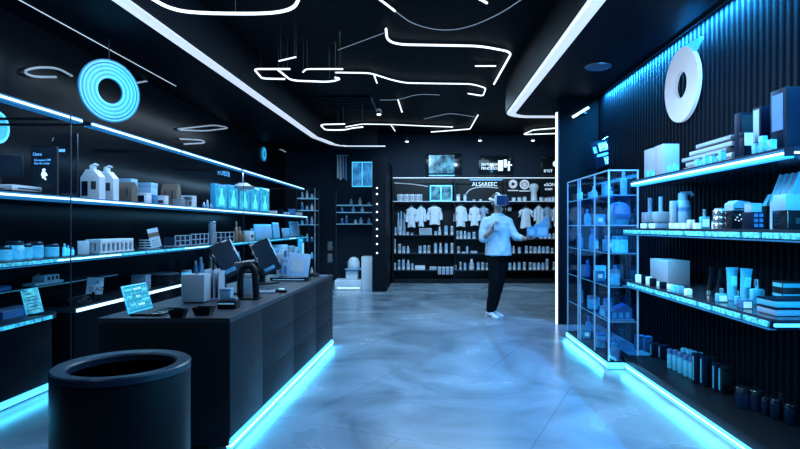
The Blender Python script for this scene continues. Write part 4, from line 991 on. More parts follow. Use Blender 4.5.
garment('broad grey white shirt near right end of back rail', 547.5, 206, 228, 8.5, 'clothblue', 'shirt')
garment('white garment at far right end of back rail', 557, 205, 226, 7, 'cloth', 'coat')
for i, (px, h) in enumerate(((398, .14), (400.8, .17), (404, .13))):
    bottle('small blue bottle hung low, %s from left beside leftmost coat' % ORD[i], bx(px), YF + .2, 1.07, .03, .36 + h, 'clothblue', 'paleblue', group='blue bottles behind the leftmost coat')
for i, (px, py, lb) in enumerate(((504, 209, 'small white cap on back panel right of headset'), (509.5, 209, 'round white ball on back panel right of headset'))):
    yy = YF + .3; t = thing('wall_fixture', lb, 'fixture', ((px - CX) * yy / F, yy, uz(py, yy)))
    MB().lathe([(.001, -.06), (.04, -.05), (.055, 0), (.04, .045), (.001, .055)], 14).obj('fixture_body', 'white', t); MB().cyl(.012, 0, .09, 8, T=Matrix.Rotation(-PI / 2, 4, 'X')).obj('mount', 'metal', t)

# ================================================================= RIGHT WALL DISPLAY
GX0, GX1, GY0, GY1, GH = 1.63, 1.90, 4.98, 6.42, 1.76
t = thing('glass_display_case', 'tall glass display case with lit edges at end of right shelves', 'display case', (GX0, GY0, 0))
gw, gl = GX1 - GX0, GY1 - GY0
MB().box(0.0, gw, 0, gl, 0.0, .07, .003).obj('base', 'black', t)
for (x, y) in ((.006, .006), (.006, .42), (.006, .92), (.006, 1.0), (.006, gl - .006), (.017, .03), (gw - .006, .006)):
    MB().cb(.012, .012, GH - .07, .07, 0, x, y).obj('post', 'edge', t)
MB().box(0, .003, .012, gl - .012, .07, GH).obj('side_pane', 'glass', t); MB().box(.012, gw - .016, 0, .003, .07, GH).obj('end_pane', 'glass', t)
MB().box(0, gw, 0, gl, GH, GH + .010).obj('top_pane', 'glass', t)
MB().box(0, .010, 0, gl, GH, GH + .012).box(0.01, gw, 0, .010, GH, GH + .012).obj('top_edge', 'edge', t)
GZ = [.42, .73, 1.03, 1.28, 1.55]
for z in GZ:
    MB().box(.014, gw - .012, .012, gl - .012, z - .010, z).obj('glass_shelf', 'blueglass', t)
    MB().box(.008, .014, .012, gl - .012, z - .010, z).box(.012, gw - .012, .006, .012, z - .010, z).obj('shelf_edge', 'edgedim' if z != 1.28 else 'edge', t)
MB().box(-.014, -.001, -.0, gl, .006, .055).box(-.014, .14, -.014, -.001, .006, .055).obj('floor_light_strip', 'ledb', t)
MB().box(-.0145, -.0005, -.0, gl, .024, .034).obj('strip_core', 'ledw', t)
MB().box(gw - .006, gw - .003, .012, gl - .012, .07, GH).obj('rear_pane', 'glass', t)
names = ['lowest', 'second lowest', 'third', 'fourth', 'top']
LEV = [.07] + GZ
LN = ['floor level', 'lowest glass', 'second glass', 'third glass', 'fourth glass', 'top glass']
for li, z in enumerate(LEV):
    for k in range(6):
        if k == 0 and li in (1, 3, 4): continue
        rr = random.Random(li * 31 + k)
        yy = GY0 + .13 + k * .22; xx = GX0 + .085 + .085 * ((k + li) % 2) + .02 * rr.random()
        mm = ['cyan', 'bluejar', 'cyanglow', 'paleblue', 'bluejar', 'cyan'][rr.randrange(6)]  # glow in the goods' colours stands in for cyan glimmer in the case
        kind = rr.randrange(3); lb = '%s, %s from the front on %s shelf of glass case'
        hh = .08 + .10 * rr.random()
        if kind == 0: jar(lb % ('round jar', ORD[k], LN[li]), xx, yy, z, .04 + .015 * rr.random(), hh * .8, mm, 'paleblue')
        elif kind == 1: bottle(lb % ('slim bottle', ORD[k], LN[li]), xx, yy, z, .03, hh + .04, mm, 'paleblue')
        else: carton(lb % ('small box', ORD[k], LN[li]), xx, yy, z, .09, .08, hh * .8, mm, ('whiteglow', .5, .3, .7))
# larger pieces at the near end of the case
z = GZ[3]
t = thing('white_helmet', 'pale domed helmet at near end of glass case', 'helmet', (1.775, 5.13, z))
MB().lathe([(.10, .05), (.105, .09), (.095, .16), (.06, .20), (.005, .21)], 20).obj('shell', 'paleblue', t); MB().lathe([(.08, 0), (.10, .05)], 20).obj('collar', 'cyan', t); MB().box(-.06, .06, -.112, -.08, .06, .10, .004).obj('visor', 'blue', t)
z = GZ[2]
jar('large round cyan pot low at near end of glass case', 1.77, 5.09, z, .07, .15, 'cyanglow', 'cyan')
t = thing('model_house', 'pale blue model house on lowest shelf at near end of case', 'model', (1.77, 5.12, GZ[0]))
MB().cb(.22, .2, .01, 0, .001).obj('base', 'paleblue', t); MB().prism([(-.10, .0), (.10, 0), (.10, .09), (.05, .13), (-.02, .10), (-.10, .06)], -.07, .07, T=Matrix.Translation((0, 0, .01)) @ Matrix.Rotation(PI / 2, 4, 'X')).obj('house_body', 'blue', t)
for k in range(3): MB().box(-.08 + k * .06, -.045 + k * .06, -.073, -.0705, .02, .07).obj('opening', 'cyan', t)

# shelves
def right_shelf(z, y0, y1, label, style):
    x0 = 1.75
    t = thing('wall_shelf', label, 'shelf', (x0, y0, z)); L2 = y1 - y0; d = XR - .017 - x0
    MB().prism([(.0, .03), (.03, 0), (d, 0), (d, L2), (0, L2)], -.014, 0).obj('board', 'shelf', t)
    if style == 'line':
        MB().prism([(.0, .03), (.03, 0), (d, 0), (d, L2), (0, L2)], -.045, -.015).obj('under_board', 'shelf', t)
        MB().box(-.008, 0, .03, L2, -.036, -.026).obj('light_strip', 'ledw', t); MB().box(.03, d, -.008, 0, -.036, -.026).obj('end_light_strip', 'ledw', t)
        MB().box(-.006, .05, .03, L2, -.052, -.037).obj('glow_strip', 'ledc', t); MB().box(-.004, 0, .03, L2, -.025, -.012).obj('upper_glow', 'ledd', t)
    else:
        MB().prism([(.012, .04), (.04, 0.012), (d, 0.012), (d, L2), (0.012, L2)], -.052, -.015).obj('under_board', 'navy', t)
        y = .06; k = 0; ends = []
        while y < L2 - .1:
            l = [.22, .30, .16, .38, .26][k % 5]; l = min(l, L2 - y - .02)
            MB().box(-.002, .012, y, y + l, -.046, -.016, .002).obj('lit_panel', 'frost', t)
            for q in range(int(l / .035)):
                if (q * 7 + k) % 3 == 1: MB().box(-.004, -.002, y + .010 + q * .034, y + .022 + q * .034 + .016 * (q % 3), -.034 + .005 * (q % 2), -.028 + .004 * (q % 3)).obj('lit_mark', 'ringb', t)
            y += l + .025; k += 1
        MB().box(.0, d, -.006, .011, -.036, -.020).obj('end_light_strip', 'ledb', t)
        MB().box(.0, .04, .05, L2, -.060, -.053).obj('glow_strip', 'ledd', t)
    return t
ZR1, ZR2, ZR3 = 1.655, 1.252, .80
right_shelf(ZR1, 2.70, 4.74, 'top right hand shelf with continuous bright cyan edge', 'line')
right_shelf(ZR2, 2.30, 4.96, 'middle right hand shelf with lit segmented edge', 'seg')
right_shelf(ZR3, 2.80, 4.96, 'lowest right hand shelf with glowing crystal edge', 'seg')
t = thing('wall_plinth', 'low black plinth with cyan floor light under right shelves', 'plinth', (1.77, 1.0, 0))
MB().box(0, XR - .017 - 1.77, 0, 3.975, .062, .12, .003).obj('top_board', 'black', t); MB().box(.02, XR - .017 - 1.77, 0, 3.975, 0, .062).obj('plinth_body', 'black', t)
MB().box(.004, .019, 0, 3.96, .004, .060).obj('floor_light_strip', 'ledb', t); MB().box(.002, .0185, 0, 3.96, .028, .036).obj('strip_core', 'ledw', t)

# ---- top right shelf
x1 = 1.86
def rbox(label, pe, pl, w, z, h, m, X=1.86, lab=None, side='cam', name='carton', cat='box', lid=False):
    """pe = image column of the near aisle edge, pl = column of its far aisle edge"""
    Y0, Y1 = yx(pe, X), yx(pl, X)
    return carton(label, X + w / 2, (Y0 + Y1) / 2, z, w, Y1 - Y0 - .004, h, m, lab, side, name=name, cat=cat, lid=lid)
rbox('farther plain white box of pair on top right shelf', 655, 644, .12, ZR1, .255, 'offwhite'); rbox('nearer plain white box of pair on top right shelf', 663, 655.2, .13, ZR1, .258, 'offwhite')
carton('low cyan box at far end of top right shelf', 1.9, 4.66 - .0 + .03, ZR1, .08, .06, .13, 'cyan', ('whiteglow', .5, .3, .6)) if False else None
Ya, Yb2 = 3.42, 4.05
for k in range(5):
    off = [0, .0, .04, -.03, -.09][k]; ll = [.62, .60, .60, .55, .44][k]
    t = thing('flat_slab', 'grey slab, %s from bottom of stack on top right shelf' % ORD[k], 'slab', (1.96 + .01 * (k % 2), 3.72 + off, ZR1 + k * .035), group='slabs stacked on the top right shelf')
    MB().cb(.20, ll, .028, .003, .004).obj('slab_body', 'offwhite' if k % 2 else 'grey', t); MB().box(-.103, -.1005, -ll / 2 + .02, ll / 2 - .02, .010, .020).obj('edge_line', 'paleblue', t); MB().cb(.16, ll * .9, .003, 0, 0).obj('spacer', 'ink', t)
rbox('dark blue box, first and lowest of trio by stacked slabs', 740, 734, .10, ZR1, .285, 'navy', lab=('ink', .8, .45, .95)); rbox('dark blue box with pale printed side, middle of trio', 761, 752.5, .075, ZR1, .28, 'navy', lab=('paleblue', .7, .3, .95), side='left'); rbox('tallest dark blue box at right end of top shelf', 786, 770, .30, ZR1, .335, 'navy', lab=('blue', .7, .35, .92), side='left')
carton('small glowing cyan box in front of dark trio boxes', 1.80, yx(746, 1.80), ZR1, .05, .05, .14, 'navy', ('whiteglow', .9, .45, .95))
for i, (px, h) in enumerate(((648, .06), (652, .05), (670, .055), (676, .06), (698, .05), (706, .06), (713, .05), (722, .07), (756, .06), (763, .09), (772, .06))):
    X = 1.785; carton('tiny cyan glass block, %s from far end of top right shelf' % ORD[i], X, yx(px, X), ZR1, .03, .035, h, 'bluejar', ('cyanglow', .7, .2, .8), lid=False, group='tiny glass blocks on the top right shelf')

# ---- middle right shelf
def pump_block(label, px, X=1.95):
    Y = yx(px, X); t = thing('pump_bottle', label, 'bottle', (X, Y, ZR2))
    MB().cb(.10, .08, .05, 0, .006).obj('foot', 'paleblue', t); MB().cb(.115, .10, .085, .05, .008).obj('bottle_body', 'offwhite', t); MB().cyl(.018, .135, .26, 14, b=.003).obj('cap', 'paleblue', t)
pump_block('pale square bottle with tall thin cap, farther of two', 650); pump_block('pale square bottle with tall thin cap, nearer of two', 661)
X = 1.98; Y = yx(683, X)
t = thing('pump_dispenser', 'large pale dispenser bottle with hooked pump head', 'bottle', (X, Y, ZR2))
MB().lathe([(.050, 0), (.056, .01), (.056, .15), (.048, .20), (.040, .215)], 22).obj('bottle_body', 'paleblue', t); MB().cyl(.034, .215, .27, 16, b=.003).obj('collar', 'paleblue', t)
MB().tube([(-.02, 0, .268), (.06, 0, .272), (.075, 0, .25)], .014, 10).obj('nozzle', 'paleblue', t); MB().lathe([(.0565, .13), (.0565, .16)], 22).obj('label_band', 'blue', t)
X = 1.9; carton('flat pale box standing left of large dispenser', X, yx(673, X), ZR2, .035, .05, .21, 'offwhite', lid=False)
for i, (px, m2) in enumerate(((643.5, 'whiteglow'), (652, 'whiteglow'), (672.5, 'whiteglow'), (679, 'whiteglow'), (685.5, 'whiteglow'), (691, 'white'), (697, 'whiteglow'))):
    X = 1.80; carton('tiny glowing white block, %s from far end of middle right shelf' % ORD[i], X, yx(px, X), ZR2, .04, .035, .038 if i != 5 else .06, m2, lid=False, group='tiny glowing blocks on the middle right shelf')
X = 1.9; flat_flask('small cyan bottle with tall cap, middle right shelf centre', X, yx(704.5, X), ZR2, .06, .035, .13)
X = 1.88; jar('small glowing white jar right of cyan capped bottle', X, yx(716, X), ZR2, .026, .05, 'whiteglow', 'cyan')
X = 1.84
t = thing('coil_canister', 'ribbed silver canister left of black device box', 'canister', (X, yx(725, X) + .06, ZR2))
MB().lathe([(.036, 0), (.04, .006), (.04, .03), (.036, .036), (.04, .042), (.04, .07), (.036, .076), (.04, .082), (.04, .11), (.036, .118)], 20).obj('can_body', 'silver', t); MB().cyl(.03, .118, .128, 16).obj('lid', 'paleblue', t)
Yb1 = 3.36
t = thing('device_box', 'black device box with white dots on middle right shelf', 'box', (1.915, Yb1 + .06, ZR2))
MB().cb(.155, .13, .112, 0, .006).obj('box_body', 'blackgloss', t)
for k, (dx, dz) in enumerate(((-.045, .07), (-.03, .085), (-.02, .06), (-.035, .05), (-.055, .055))): MB().cyl(.004, 0, .003, 8, T=Matrix.Translation((dx, -.065, dz)) @ Matrix.Rotation(PI / 2, 4, 'X')).obj('dot', 'text', t)
t = thing('small_printer', 'pale wedge shaped printer on top of black device box', 'printer', (1.905, Yb1 + .06, ZR2 + .112))
MB().prism([(-.05, 0), (.055, 0), (.055, .05), (-.02, .06), (-.05, .04)], -.05, .05, T=Matrix.Rotation(PI / 2, 4, 'X')).obj('printer_body', 'paleblue', t); MB().box(-.04, .045, -.053, -.0505, .008, .014).obj('paper_slot', 'ink', t)
t = thing('finned_stand', 'dark stand with two cyan fins behind black device box', 'stand', (2.10, 3.42, ZR2))
MB().cb(.07, .07, .14, 0, .004).obj('stand_body', 'black', t)
for k in range(2): MB().prism([(-.018, 0), (.012, 0), (.02, .07)], -.02, .02, T=Matrix.Translation((-.014 + .026 * k, 0, .141)) @ Matrix.Rotation(PI / 2, 4, 'X')).obj('fin', 'cyan', t)
X = 1.83; Yw = 3.12
t = thing('windowed_block', 'dark block with rows of small blue windows', 'box', (1.845, Yw + .03, ZR2))
MB().cb(.065, .11, .095, 0, .003).obj('block_body', 'navy', t)
for r_ in range(3):
    for c_ in range(2): MB().box(-.026 + c_ * .028, -.006 + c_ * .028, -.058, -.0555, .012 + r_ * .028, .03 + r_ * .028).obj('window_panel', 'blue', t)
carton('small pale box resting on the windowed block', 1.845, Yw + .03, ZR2 + .095, .06, .07, .05, 'paleblue')
Yq = 2.92
carton('black glossy box at right end of middle shelf', 1.97, Yq + .06, ZR2, .165, .13, .10, 'blackgloss', ('ink', .5, .3, .6), lid=False)
carton('pale blue box on top of black glossy box', 1.96, Yq + .06, ZR2 + .10, .15, .11, .085, 'paleblue', lid=False)
t = thing('draped_case', 'pale case with slanted ridged cover behind black glossy box', 'case', (2.12, 3.19, ZR2))
MB().prism([(-.10, 0), (.09, 0), (.09, .33), (-.04, .315), (-.10, .16)], -.09, .09, T=Matrix.Rotation(PI / 2, 4, 'X')).obj('cover', 'paleblue', t)
for k in range(4): MB().tube([(-.098, -.085 + k * .055, .165), (-.042, -.085 + k * .055, .317)], .008, 6).obj('ridge', 'cyan', t)
carton('pale carton at right edge of middle shelf', 2.12, 2.95, ZR2, .09, .12, .14, 'offwhite', ('ink', .6, .4, .7))
# ---- lowest right shelf
rbox('large plain pale box on lowest right shelf', 668, 650, .175, ZR3, .195, 'offwhite', X=1.92)
for i, (px, h, m2, X) in enumerate(((638.5, .075, 'whiteglow', 1.80), (644.5, .085, 'navy', 1.80), (648.5, .07, 'whiteglow', 1.82), (653, .075, 'navy', 1.79), (658, .04, 'whiteglow', 1.83), (663, .06, 'navy', 1.80), (669.5, .04, 'whiteglow', 1.84), (675, .055, 'cyanglow', 1.80), (680, .06, 'bluejar', 1.80), (688, .05, 'whiteglow', 1.80))):
    carton('small block, %s from far end along front of lowest right shelf' % ORD[i], X, yx(px, X), ZR3, .04, .045 if px < 684 else .04, h * .8, m2, lid=False, group='small blocks along the lowest right shelf')
cosmetic_tube('leaning black cosmetic tube, left of two', 1.93, yx(709, 1.93), ZR3, .05, .19, 'blackgloss', 'silver', .16, 'navy'); cosmetic_tube('leaning black cosmetic tube, right of two', 1.93, yx(718, 1.93), ZR3, .05, .185, 'blackgloss', 'silver', .16, 'navy')
cosmetic_tube('glowing cyan cosmetic tube, left of two', 1.95, yx(732, 1.95), ZR3, .075, .205, 'cyan', 'cyan', 0, 'cyanglow'); cosmetic_tube('glowing cyan cosmetic tube, right of two', 1.98, yx(744.5, 1.98), ZR3, .075, .205, 'cyan', 'cyan', .06, 'cyanglow')
flat_flask('cyan flat bottle with cap behind the stacked slabs', 1.99, yx(757, 1.99), ZR3, .075, .04, .15, 'cyan', 'metal', lab=None)
flat_flask('small perfume bottle with glowing label before black tubes', 1.83, yx(721.5, 1.83), ZR3, .065, .04, .085); flat_flask('smallest perfume bottle before the cyan tubes', 1.86, yx(738, 1.86), ZR3, .035, .03, .085, lab=None)
carton('small dark box with glowing label by stacked slabs', 1.83, yx(745, 1.83), ZR3, .065, .05, .05, 'blue', ('whiteglow', .7, .1, .8), lid=False)
for k in range(2):
    t = thing('flat_case', 'flat glass topped case, %s of two stacked on lowest shelf' % ('lower' if k == 0 else 'upper'), 'case', (1.955, 2.99, ZR3 + k * .044), group='flat cases stacked on the lowest right shelf')
    MB().cb(.27, .17, .032, .002, .004).obj('case_body', 'cyan' if k else 'paleblue', t); MB().cb(.274, .174, .008, .034, .002).obj('lid', 'navy', t); MB().cb(.22, .13, .002, 0, 0).obj('foot', 'ink', t)
t = thing('banded_box', 'black box with bright cyan bands at right of lowest shelf', 'box', (2.10, 3.16, ZR3))
MB().cb(.22, .10, .16, 0, .003).obj('box_body', 'black', t)
for z0, z1 in ((.128, .150), (.075, .09)): MB().box(-.112, .112, -.0535, -.0505, z0, z1).box(-.1135, -.1105, -.04, .04, z0, z1).obj('band', 'cyan', t)
for k in range(2): MB().box(-.09 + .09 * k, -.05 + .09 * k, -.053, -.0505, .03, .045).obj('mark', 'text', t)

# ---- plinth goods under the shelves
ZP = .12
def pl_item(label, px, py, h_px, kind, w, m, cap, X=None, g=None):
    Y = (H - ZP) * F / (py - CY); x = ux(px, Y); h = h_px * Y / F
    if kind == 'b': bottle(label, x, Y, ZP, w, h, m, cap, .22, group=g, neck=.9)
    elif kind == 'c': carton(label, x, Y + w / 2, ZP, w, w, h, m, ('cyan', .22, .1, .9), 'left', group=g)
    else: jar(label, x, Y, ZP, w, h, m, cap, group=g)
A = [(641, 350, 14, 'c', .075, 'blue', 'navy'), (649, 351, 14, 'c', .065, 'blue', 'navy'), (656.5, 357, 13, 'c', .07, 'navy', 'navy'), (665.5, 359, 13, 'c', .075, 'navy', 'navy')]
for i, a in enumerate(A): pl_item('small dark blue carton, %s from far end of floor plinth' % ORD[i], *a, g='small cartons at the far end of the floor plinth')
Bq = [(670, 368, 19, 'b', .022, 'cyan', 'blue'), (675.5, 370, 20, 'b', .022, 'cyan', 'blue'), (681, 373, 21, 'b', .026, 'cyan', 'blue'), (686.5, 376, 21, 'b', .024, 'cyan', 'blue'), (692, 378, 21, 'b', .024, 'cyan', 'blue')]
for i, a in enumerate(Bq): pl_item('cyan lit bottle, %s from far end of front row on floor plinth' % ORD[i], *a, g='cyan bottles on the floor plinth')
B2 = [(684, 365, 17, 'b', .024, 'blue', 'cyan'), (689, 366.5, 17, 'b', .024, 'blue', 'cyan'), (694, 368, 17, 'b', .024, 'blue', 'cyan'), (699.5, 369.5, 17, 'b', .024, 'blue', 'cyan')]
for i, a in enumerate(B2): pl_item('blue bottle, %s from far end of back row on floor plinth' % ORD[i], *a, g='blue bottles in the back row on the floor plinth')
Cq = [(699, 384, 30, 'c', .055, 'navy', 'navy'), (707.5, 387, 30, 'c', .06, 'navy', 'navy'), (719, 392, 28, 'c', .05, 'navy', 'navy'), (728, 394, 27, 'c', .075, 'black', 'navy')]
for i, a in enumerate(Cq): pl_item('tall dark carton with cyan edge, %s from far end on floor plinth' % ORD[i], *a, g='tall dark cartons on the floor plinth')
D2 = [(716, 374, 18, 'b', .035, 'navy', 'black'), (727, 377, 18, 'b', .035, 'navy', 'black'), (740, 381, 18, 'b', .03, 'navy', 'black')]
for i, a in enumerate(D2): pl_item('dark blue bottle, %s from far end behind tall dark cartons' % ORD[i], *a, g='dark bottles behind the tall cartons')
E2 = [(744, 407, 20, 'j', .05, 'navy', 'blackgloss'), (757, 410, 20, 'j', .04, 'navy', 'blackgloss'), (766.5, 415, 18, 'j', .028, 'navy', 'blackgloss'), (776, 419, 20, 'j', .032, 'navy', 'blackgloss'), (791, 424, 20, 'j', .034, 'navy', 'blackgloss'), (783, 409, 16, 'j', .028, 'navy', 'black')]
for i, a in enumerate(E2): pl_item('dark glossy jar with black lid, %s of near group on plinth' % ORD[i], *a, g='dark jars at the near end of the floor plinth')

# hanging hologram sign by the partition
Yh = 6.85
t = thing('hanging_sign', 'small tilted blue lit sign above glass case', 'sign', (ux(604, Yh), Yh, uz(153, Yh)), rot=(0, -.25, 0))
MB().box(-.14, .14, -.006, .006, -.16, .16, .003).obj('panel', 'navy', t)
MB().box(-.05, .06, -.010, -.007, .03, .13).box(-.09, .10, -.010, -.007, -.03, .0).box(-.02, .04, -.010, -.007, -.14, -.05).box(-.12, -.08, -.010, -.007, .02, .10).obj('graphic', 'textb', t)
lettering(t, 'F9', .12, 'text', (-.05, -.0115, .03), FACE_CAM); lettering(t, '-iwcta', .05, 'textb', (-.11, -.0115, -.035), FACE_CAM); lettering(t, 'Y', .10, 'text', (-.02, -.0115, -.14), FACE_CAM)
MB().tube([(.02, 0, .16), (.20, 0, .21)], .007).tube([(.2, 0, .21), (.2, .362, .21)], .007).obj('bracket', 'silver', t)

# ================================================================= PERSON
PX, PY = .9, 7.73
person = thing('person', 'person in pale blue shirt and black trousers wearing white headset', 'person', (PX, PY, 0))
def loft(mb, rings, n=20):                                 # (centre, rx, ry) horizontal ellipses, or with a direction
    R = []
    for c, rx_, ry_ in rings:
        c = Vector(c); R.append([mb.bm.verts.new((c.x + rx_ * math.cos(2 * PI * i / n), c.y + ry_ * math.sin(2 * PI * i / n), c.z)) for i in range(n)])
    for a, b in zip(R, R[1:]):
        for i in range(n): mb.bm.faces.new((a[i], a[(i + 1) % n], b[(i + 1) % n], b[i]))
    mb.bm.faces.new(list(reversed(R[0]))); mb.bm.faces.new(R[-1])
def limb(mb, pts, rad, n=14):
    P = [Vector(p) for p in pts]; Q, Rr = [], []
    for i in range(len(P) - 1):
        for k in range(5):
            f = k / 5; Q.append(P[i].lerp(P[i + 1], f)); Rr.append(rad[i] * (1 - f) + rad[i + 1] * f)
    Q.append(P[-1]); Rr.append(rad[-1])
    mb.tube(Q, Rr, n)
    for p, r in zip(P, rad): bmesh.ops.create_uvsphere(mb.bm, u_segments=14, v_segments=9, radius=r, matrix=Matrix.Translation(p))
def ball(mb, c, r, T=None):
    bmesh.ops.create_uvsphere(mb.bm, u_segments=20, v_segments=14, radius=1, matrix=Matrix.Translation(c) @ (T or Matrix()) @ Matrix.Diagonal((*r, 1)))
def remeshed(mb, name, m, parent, vox, smooth=4, wr=0.):
    o = mb.obj(name, m, parent)
    md = o.modifiers.new('remesh', 'REMESH'); md.mode = 'VOXEL'; md.voxel_size = vox; md.use_smooth_shade = True
    sm = o.modifiers.new('smooth', 'SMOOTH'); sm.iterations = smooth; sm.factor = .5
    if wr:
        tx = bpy.data.textures.new(name + '_folds', 'CLOUDS'); tx.noise_scale = .085; tx.noise_depth = 1
        dm = o.modifiers.new('folds', 'DISPLACE'); dm.texture = tx; dm.strength = wr; dm.mid_level = .5
    bpy.context.view_layer.update()
    me = bpy.data.meshes.new_from_object(o.evaluated_get(bpy.context.evaluated_depsgraph_get()))
    o.modifiers.clear(); o.data = me
    me.materials.clear(); me.materials.append(M[m])
    for p in me.polygons: p.use_smooth = True
    return o
HY = .38                                                     # head turned to the right of the picture
HR = Matrix.Rotation(HY, 4, 'Z')
hc = Vector((.100, -.015, 1.595))
def hp(x, y, z): return hc + (HR @ Vector((x, y, z)))       # head space: -y is the face
b = MB()
loft(b, [((.105, .0, .86), .15, .10), ((.105, 0, .95), .155, .105), ((.10, 0, 1.08), .13, .095), ((.095, 0, 1.25), .16, .11), ((.095, 0, 1.33), .15, .10), ((.10, 0, 1.39), .08, .07)])
limb(b, [(.10, .0, 1.40), (.108, -.005, 1.47), (.104, -.01, 1.55)], [.062, .053, .053])
ball(b, hc + Vector((0, 0, .025)), (.078, .095, .092), HR); ball(b, hp(0, -.028, -.045), (.058, .065, .062), HR)
ball(b, hp(0, -.104, -.022), (.013, .016, .022), HR); ball(b, hp(0, -.088, -.062), (.024, .012, .007), HR); ball(b, hp(0, -.088, -.075), (.021, .011, .007), HR); ball(b, hp(0, -.078, -.098), (.024, .018, .016), HR)
for s in (-1, 1): ball(b, hp(s * .078, .01, -.01), (.010, .022, .032), HR); ball(b, hp(s * .03, -.085, .01), (.014, .01, .009), HR)
# arms
shR, elR, wrR = (-.055, .0, 1.325), (-.10, -.07, 1.105), (-.005, -.20, 1.205)
shL, elL, wrL = (.245, .0, 1.325), (.335, -.05, 1.135), (.445, -.23, 1.10)
limb(b, [shR, elR, wrR], [.052, .040, .027]); limb(b, [shL, elL, wrL], [.052, .040, .027])
def hand(b, wrist, d, n, side, curl, length=.18):
    """d = pointing direction, n = palm normal (palm side), side = thumb direction"""
    w = Vector(wrist); d = Vector(d).normalized(); n = (Vector(n) - d * Vector(n).dot(d)).normalized(); s = d.cross(n).normalized() * side
    pc = w + d * .05
    Rm = Matrix((s, d, n)).transposed().to_4x4()
    ball(b, pc, (.040, .052, .017), Rm); ball(b, w + d * .012, (.028, .026, .020), Rm)
    for k, (off, ln) in enumerate(((.028, .070), (.010, .078), (-.009, .073), (-.027, .058))):
        p = pc + d * .040 + s * off; dd = d.copy(); P = [p - d * .02]; 
        for seg in range(3):
            P.append(p); a = curl * (.55 + .45 * seg); dd = (dd * math.cos(a) + n * math.sin(a)).normalized(); n2 = n
            p = p + dd * ln * (.42, .33, .25)[seg]
            q = dd.cross(s).normalized(); n = q if q.dot(n2) > 0 else -q
        P.append(p); n = (Vector(n0)) if False else n
        limb(b, P, [.0095, .0095, .009, .0085, .007], 8)
        n = Rm.to_3x3() @ Vector((0, 0, 1))
    tp = w + d * .03 + s * .030
    limb(b, [w + d * .02 + s * .012, tp + s * .012 + n * .006, tp + s * .030 + d * .028 + n * .014, tp + s * .030 + d * .052 + n * .028], [.013, .0125, .0105, .009], 8)
hand(b, wrR, (.35, -.15, .9), (.75, -.55, -.1), -1, .55)
hand(b, wrL, (.9, -.42, .05), (0, .15, 1), 1, .38)
# legs and feet inside the clothes
hipR, knR, anR = (.045, -.03, .90), (.058, -.045, .50), (.0, -.0, .09)
hipL, knL, anL = (.165, .03, .90), (.125, .03, .50), (.05, .13, .09)
limb(b, [hipR, knR, anR], [.085, .055, .036]); limb(b, [hipL, knL, anL], [.085, .055, .036])
for an, dd in ((anR, Vector((.45, -.9, 0)).normalized()), (anL, Vector((.6, -.8, 0)).normalized())):
    a = Vector(an); limb(b, [a + Vector((0, 0, -.035)) - dd * .03, a + Vector((0, 0, -.05)) + dd * .06, a + Vector((0, 0, -.055)) + dd * .12], [.032, .030, .026])
remeshed(b, 'body', 'skin', person, .0055, 3)
# shirt
b = MB()
loft(b, [((.112, -.012, .865), .186, .172), ((.112, -.01, .92), .184, .168), ((.11, -.005, 1.0), .174, .150), ((.102, 0, 1.12), .168, .128), ((.096, 0, 1.24), .178, .130), ((.095, 0, 1.31), .178, .120), ((.097, 0, 1.37), .140, .105), ((.10, 0, 1.415), .088, .080), ((.10, 0, 1.44), .066, .062)], 28)
limb(b, [(.02, 0, 1.365), (-.055, .0, 1.325), (-.098, -.03, 1.20), (-.102, -.062, 1.10)], [.052, .068, .062, .060]); limb(b, [(.17, 0, 1.37), (.245, 0, 1.325), (.295, -.03, 1.22), (.338, -.055, 1.13), (.405, -.17, 1.105)], [.052, .066, .060, .058, .044])
sh = remeshed(b, 'shirt', 'shirt', person, .009, 4, .024)
MB().tube([(.10 + .072 * math.cos(a), .0 + .068 * math.sin(a), 1.425 + .012 * math.sin(a)) for a in [i * 2 * PI / 24 for i in range(25)]], .013, 8).obj('collar', 'shirt', sh)
MB().box(.02, .09, -.136, -.128, 1.20, 1.28, .002).obj('pocket', 'shirt', sh)
MB().box(.106, .122, -.142, -.13, .90, 1.36, .002).obj('placket', 'shirt', sh)
# trousers
b = MB()
loft(b, [((.105, .0, .80), .150, .112), ((.108, 0, .88), .158, .118), ((.108, 0, .93), .150, .112)], 24)
limb(b, [hipR, knR, (.004, -.005, .125)], [.098, .080, .060]); limb(b, [hipL, knL, (.05, .11, .125)], [.096, .078, .060])
remeshed(b, 'trousers', 'trouser', person, .010, 4, .02)
